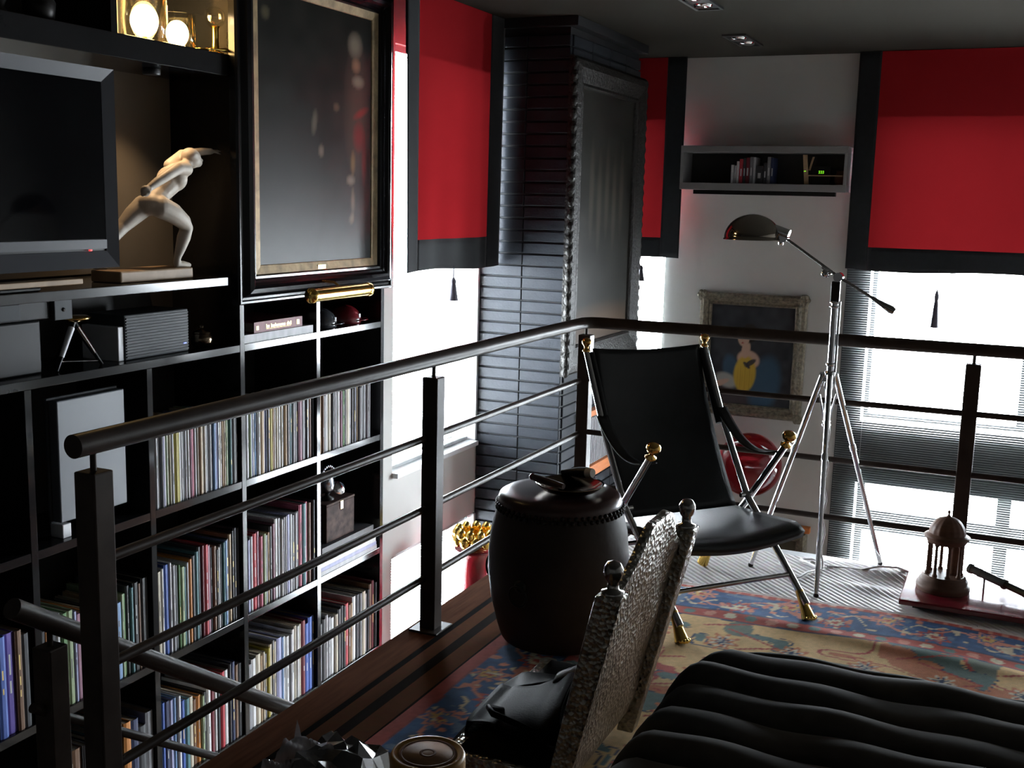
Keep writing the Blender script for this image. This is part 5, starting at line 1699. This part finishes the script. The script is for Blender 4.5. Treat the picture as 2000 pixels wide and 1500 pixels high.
# red board with the little temple ---------------------------------------------
bd = thing('display_board', 'glossy dark red board on the carpet in front of the window', 'board', (0.1, 4.47, 0.008))
part('top', G().box((-0.318, 4.325, 0.024), (0.75, 4.705, 0.045)), 'red_board', bd, bevel=0.004)
for x in (-0.24, 0.68):
    for y in (4.39, 4.65):
        part('foot', G().box((x - 0.03, y - 0.03, 0.0085), (x + 0.03, y + 0.03, 0.0235)), 'table_black', bd)
TC = Vector((-0.176, 4.53, 0.0455))
tp = thing('temple_model', 'turned wooden domed temple model on the red board', 'ornament', TC)
part('base', G().lathe(TC, [(0.098, 0), (0.100, 0.012), (0.098, 0.026), (0.090, 0.028), (0.090, 0.040), (0.082, 0.042), (0.082, 0.052), (0.074, 0.054), (0.074, 0.060)], 48), 'turned_wood', tp)
for k in range(8):
    a = 2 * PI * (k + 0.35) / 8
    p = TC + Vector((0.062 * math.cos(a), 0.062 * math.sin(a), 0.0605))
    cl = part('column', G().lathe(p, [(0.010, 0), (0.010, 0.006), (0.0065, 0.010), (0.0062, 0.06), (0.0052, 0.117), (0.008, 0.121), (0.0095, 0.128)], 14), 'turned_wood', tp)
part('inner_core', G().lathe(TC + Vector((0.035, 0.02, 0.0605)), [(0.022, 0), (0.022, 0.128)], 20), 'turned_wood', tp)
zc = 0.1888
part('cornice', G().lathe(TC + Vector((0, 0, zc)), [(0.070, 0), (0.074, 0.006), (0.074, 0.014), (0.082, 0.018), (0.084, 0.026), (0.074, 0.030), (0.068, 0.036)], 48), 'turned_wood', tp)
dp = [(0.066 * math.cos(a), 0.0362 + 0.066 * math.sin(a)) for a in [PI / 2 * i / 12 for i in range(12)]] + [(0.006, 0.104)]
part('dome', G().lathe(TC + Vector((0, 0, zc)), dp, 64, lobes=16, lob=0.02), 'turned_wood', tp)
part('finial', G().lathe(TC + Vector((0, 0, zc + 0.1)), [(0.009, 0), (0.006, 0.006), (0.003, 0.012), (0.005, 0.018), (0.0055, 0.022), (1e-4, 0.030)], 14), 'turned_wood', tp)
sc0, sc1 = Vector((-0.085, 4.635, 0.112)), Vector((0.22, 4.44, 0.066))
ts = thing('spyglass', 'dark metal spyglass propped on the red board', 'spyglass', (0.04, 4.48, 0.0625))
dv = (sc1 - sc0).normalized()
L = (sc1 - sc0).length
segs = [(0.0, 0.42, 0.0165), (0.42, 0.9, 0.0135), (0.9, 1.0, 0.018)]
for i, (a, b, r_) in enumerate(segs):
    part('barrel', G().tube([sc0 + dv * L * a, sc0 + dv * L * b], r_, 20), 'scope_metal', ts)
for a, r_ in ((0.0, 0.0195), (0.12, 0.0175), (0.41, 0.0195), (0.66, 0.0155), (0.89, 0.0165)):
    part('ring', G().tube([sc0 + dv * (L * a - 0.004), sc0 + dv * (L * a + 0.008)], r_, 20), 'scope_metal', ts)
for a in (0.18, 0.86):
    p = sc0 + dv * L * a
    part('prop', G().tube([(p.x, p.y, 0.0455), (p.x, p.y, p.z - 0.012)], 0.004, 8), 'scope_metal', ts)

# silver clad chair seen from behind -----------------------------------------
sv = thing('silver_chair', 'hammered silver-clad chair with ball finials seen from behind', 'chair', (-1.1, 2.59, 0.019))
ybk = (2.291, 2.89)


def bx_(z):                      # centre line of the raked back
    return -0.918 + 0.232 * z


for y in ybk:
    r_ = 0.027
    zb0, zt0 = 0.0195, 0.638
    g = G()
    vs = []
    for z, w in ((zb0, 0.024), (0.40, 0.029), (0.60, 0.031), (zt0, 0.031)):
        vs += [(bx_(z) - w, y - w, z), (bx_(z) + w, y - w, z), (bx_(z) + w, y + w, z), (bx_(z) - w, y + w, z)]
    fs = [(3, 2, 1, 0), (12, 13, 14, 15)]
    for i in range(3):
        for k in range(4):
            fs.append((4 * i + k, 4 * i + (k + 1) % 4, 4 * i + 4 + (k + 1) % 4, 4 * i + 4 + k))
    g.add(vs, fs)
    ps = part('back_post', g, 'silver', sv, bevel=0.005)
    part('finial', G().lathe((bx_(zt0), y, zt0), [(0.026, 0), (0.026, 0.006), (0.014, 0.010), (0.012, 0.026), (0.018, 0.034), (0.0225, 0.048), (0.022, 0.060), (0.014, 0.073), (1e-4, 0.078)], 24), 'chrome_dull', ps)


def panel_fn(u, v):
    y = ybk[0] + 0.028 + u * (ybk[1] - ybk[0] - 0.056)
    c_ = abs(u - 0.5) * 2
    top = 0.745 - 0.16 * c_ ** 1.6 + (0.012 * math.cos(6 * PI * u))
    z = 0.10 + v * (top - 0.10)
    return (bx_(z) + 0.004 * math.sin(u * 9) * math.sin(v * 14), y, z)


part('back_panel', G().grid(panel_fn, 40, 30), 'silver', sv, solid=0.022)
SVX = -1.16
for y in ybk:
    part('seat_rail', G().box((SVX + 0.03, y - 0.02, 0.125), (bx_(0.15) - 0.028, y + 0.02, 0.175)), 'silver', sv, bevel=0.004)
    part('front_leg', G().lathe((SVX, y, 0.0195), [(0.026, 0), (0.030, 0.02), (0.018, 0.04), (0.024, 0.10), (0.026, 0.155)], 18), 'silver', sv)
part('seat_rail', G().box((SVX - 0.02, ybk[0] + 0.028, 0.125), (SVX + 0.02, ybk[1] - 0.028, 0.175)), 'silver', sv, bevel=0.004)


def cush(u, v):
    x = SVX + 0.01 + u * (bx_(0.2) - 0.035 - SVX - 0.01)
    y = ybk[0] + v * (ybk[1] - ybk[0])
    e = min(u, 1 - u, v, 1 - v)
    return (x, y, 0.176 + 0.030 * min(1, e / 0.16) ** 0.5)


part('seat_cushion', G().grid(cush, 24, 24), 'bag_leather', sv, label='black padded seat')

# leather bag slumped on the silver chair
ridge = [(-1.285, 0.055), (-1.251, 0.105), (-1.199, 0.165), (-1.132, 0.218), (-1.059, 0.240), (-1.009, 0.262), (-0.976, 0.292), (-0.957, 0.296)]
tb = thing('leather_bag', 'glossy black leather bag slumped on the low silver chair seat', 'bag', (-1.08, 2.5, 0.21))


def interp(lst, u):
    k = min(int(u * (len(lst) - 1)), len(lst) - 2)
    f = u * (len(lst) - 1) - k
    return [a + (b - a) * f for a, b in zip(lst[k], lst[k + 1])]


def bag_fn(u, v):
    x, z = interp(ridge, u)
    a = v * PI * 0.55
    fold = 0.012 * math.sin(u * 9 + v * 5) + 0.006 * math.sin(u * 21 - v * 8)
    y = 2.60 - 0.24 * math.sin(a) + fold
    base = 0.209 if x > SVX - 0.03 else 0.022
    zz = z - (z - base) * (1 - math.cos(a)) / 1.16 * (1.0 if x > SVX - 0.03 else 0.6) + 0.3 * fold * v
    return (x + 0.06 * v * u, y, max(base, zz))


part('flap', G().grid(bag_fn, 40, 24), 'bag_leather', tb, solid=0.004)


def tongue(u, v):
    x = -1.02 + u * 0.070
    z = 0.262 + 0.040 * u + 0.014 * math.sin(PI * v)
    return (x, 2.575 + v * 0.075, z)


part('curled_tongue', G().grid(tongue, 10, 8), 'black_leather', tb, solid=0.003)


def bag_back(u, v):
    x, z = interp(ridge, u)
    return (x - 0.02 * v, 2.60 + 0.12 * v + 0.01 * math.sin(u * 13), z - max(0.0, z - 0.212) * v ** 1.3)


part('body', G().grid(bag_back, 30, 10), 'bag_leather', tb, solid=0.004)
part('handle', G().tube([(-1.10, 2.44, 0.225), (-1.12, 2.40, 0.245), (-1.09, 2.36, 0.252), (-1.02, 2.35, 0.245), (-0.98, 2.37, 0.222)], 0.008, 10), 'bag_leather', tb)

# quilted velvet ottoman ---------------------------------------------------------
ot = thing('ottoman', 'low black velvet ottoman with channel quilting', 'ottoman', (0.2, 2.0, 0.019))
OX0, OX1, OY0, OY1, OZ = -0.715, 1.0, 1.25, 2.75, 0.425
nch = 12
cwid = (OY1 - OY0) / nch
for k in range(nch):
    yc_ = OY0 + (k + 0.5) * cwid
    edge_far = max(0.0, (k - (nch - 2)) )

    def roll(u, v, k=k, yc_=yc_):
        # u along X, v across the roll
        yy = yc_ + (v - 0.5) * cwid * 1.04
        dy = max(0.0, (yy - (OY1 - 0.16)) / 0.16)
        x0 = OX0 + 0.16 * max(0, (yy - (OY1 - 0.34)) / 0.34) ** 2
        xx = x0 + (OX1 - x0) * (u ** 1.5)
        e = max(0.0, 1 - (xx - x0) / 0.12)
        z = OZ - 0.30 * (1 - math.sqrt(max(0.0, 1 - e * e))) * 1.0
        z -= 0.22 * (1 - math.sqrt(max(0.0, 1 - min(1, dy) ** 2)))
        z += 0.030 * math.sqrt(max(0.0, 1 - (2 * v - 1) ** 2)) - 0.012
        z += 0.006 * math.sin(xx * 9 + k * 2.1) * math.sin(PI * v) + 0.004 * math.sin(xx * 23 + k)
        return (xx - 0.0 * e, yy, max(0.08, z))
    part('cushion_channel', G().grid(roll, 44, 12), 'velvet', ot)
part('base', G().box((OX0 + 0.05, OY0 + 0.02, 0.075), (OX1 - 0.02, OY1 - 0.12, 0.22)), 'velvet', ot, bevel=0.02)
for x in (OX0 + 0.12, OX1 - 0.1):
    for y in (OY0 + 0.1, OY1 - 0.24):
        part('foot', G().lathe((x, y, 0.0195), [(0.02, 0), (0.028, 0.03), (0.03, 0.055)], 16), 'table_black', ot)

# side table with jar and wrapped parcel at the lower edge -------------------------
tb2 = thing('side_table', 'small black side table under the jar and parcel', 'table', (-0.6, 1.0, 0.02))
part('top', G().box((-0.86, 0.72, 0.672), (-0.36, 1.25, 0.700)), 'table_black', tb2, bevel=0.004)
for x in (-0.83, -0.39):
    for y in (0.75, 1.22):
        part('leg', G().box((x - 0.018, y - 0.018, 0.0195), (x + 0.018, y + 0.018, 0.6715)), 'table_black', tb2)
jr = thing('plastic_jar', 'round amber jar with printed lid beside the wrapped parcel', 'jar', (-0.664, 1.232, 0.7005))
JC = Vector((-0.664, 1.232, 0.7005))
JC.y = 1.19
JC.x = -0.640
JR = 0.0485
part('body', G().lathe(JC, [(0.040, 0), (0.043, 0.004), (0.045, 0.055)], 40), 'jar_plastic', jr)
lid = part('lid', G().lathe(JC, [(JR, 0.050), (JR + 0.0005, 0.056), (JR, 0.062), (JR, 0.093), (JR - 0.002, 0.097), (JR - 0.006, 0.098), (JR - 0.008, 0.096), (1e-4, 0.096)], 56), 'jar_plastic', jr)
part('printed_disc', G().lathe(JC + Vector((0, 0, 0.0962)), [(0.0375, 0), (0.0375, 0.0005), (1e-4, 0.0005)], 48), 'jar_label', lid)
for r0_, r1_ in ((0.033, 0.036), (0.007, 0.011)):
    part('printed_ring', G().lathe(JC + Vector((0, 0, 0.0968)), [(r0_, 0), (r0_, 0.0002), (r1_, 0.0002), (r1_, 0)], 40, caps=False), 'jar_ring', lid)

pk = thing('wrapped_parcel', 'black parcel in crumpled shiny plastic wrap beside the jar', 'parcel', (-0.68, 1.12, 0.7005))


prng = random.Random(5)
NPU, NPV = 22, 16
jit = {(i, j): (prng.uniform(-0.007, 0.007), prng.uniform(-0.007, 0.007), prng.uniform(-0.012, 0.014)) for i in range(NPU + 1) for j in range(NPV + 1)}


def parcel_fn(u, v):
    jx, jy, jz = jit[(round(u * NPU), round(v * NPV))]
    x = -0.850 + u * 0.42 + jx
    y = 0.93 + v * 0.34 + jy
    e = min(u / 0.14, (1 - u) / 0.30, v / 0.10 + 0.3, (1 - v) / 0.16, 1.0)
    e = max(0.0, e) ** 0.6
    dj = math.hypot(x + 0.640, y - 1.19) - 0.055
    e *= max(0.0, min(1.0, dj / 0.03))
    z = 0.703 + e * (0.080 + jz - 0.020 * u)
    return (x, y, z)


g = G()
for i in range(NPU):
    for j in range(NPV):
        q = [parcel_fn((i + a) / NPU, (j + b) / NPV) for a, b in ((0, 0), (1, 0), (1, 1), (0, 1))]
        g.add(q, [(0, 1, 2), (0, 2, 3)] if (i + j) % 2 else [(0, 1, 3), (1, 2, 3)])
part('wrap', g, 'plastic_wrap', pk)


def flap_fn(u, v):
    x = -0.745 - 0.075 * u
    y = 1.03 + 0.15 * v
    z = 0.745 + 0.055 * u + 0.014 * math.sin(v * 23 + u * 9) + 0.008 * math.sin(u * 31 + v * 40)
    return (x, y - 0.02 * u, z - 0.05 * u * (1 - v))


part('clear_flap', G().grid(flap_fn, 22, 30), 'plastic_clear', pk, label='crumpled clear end of the plastic wrap')
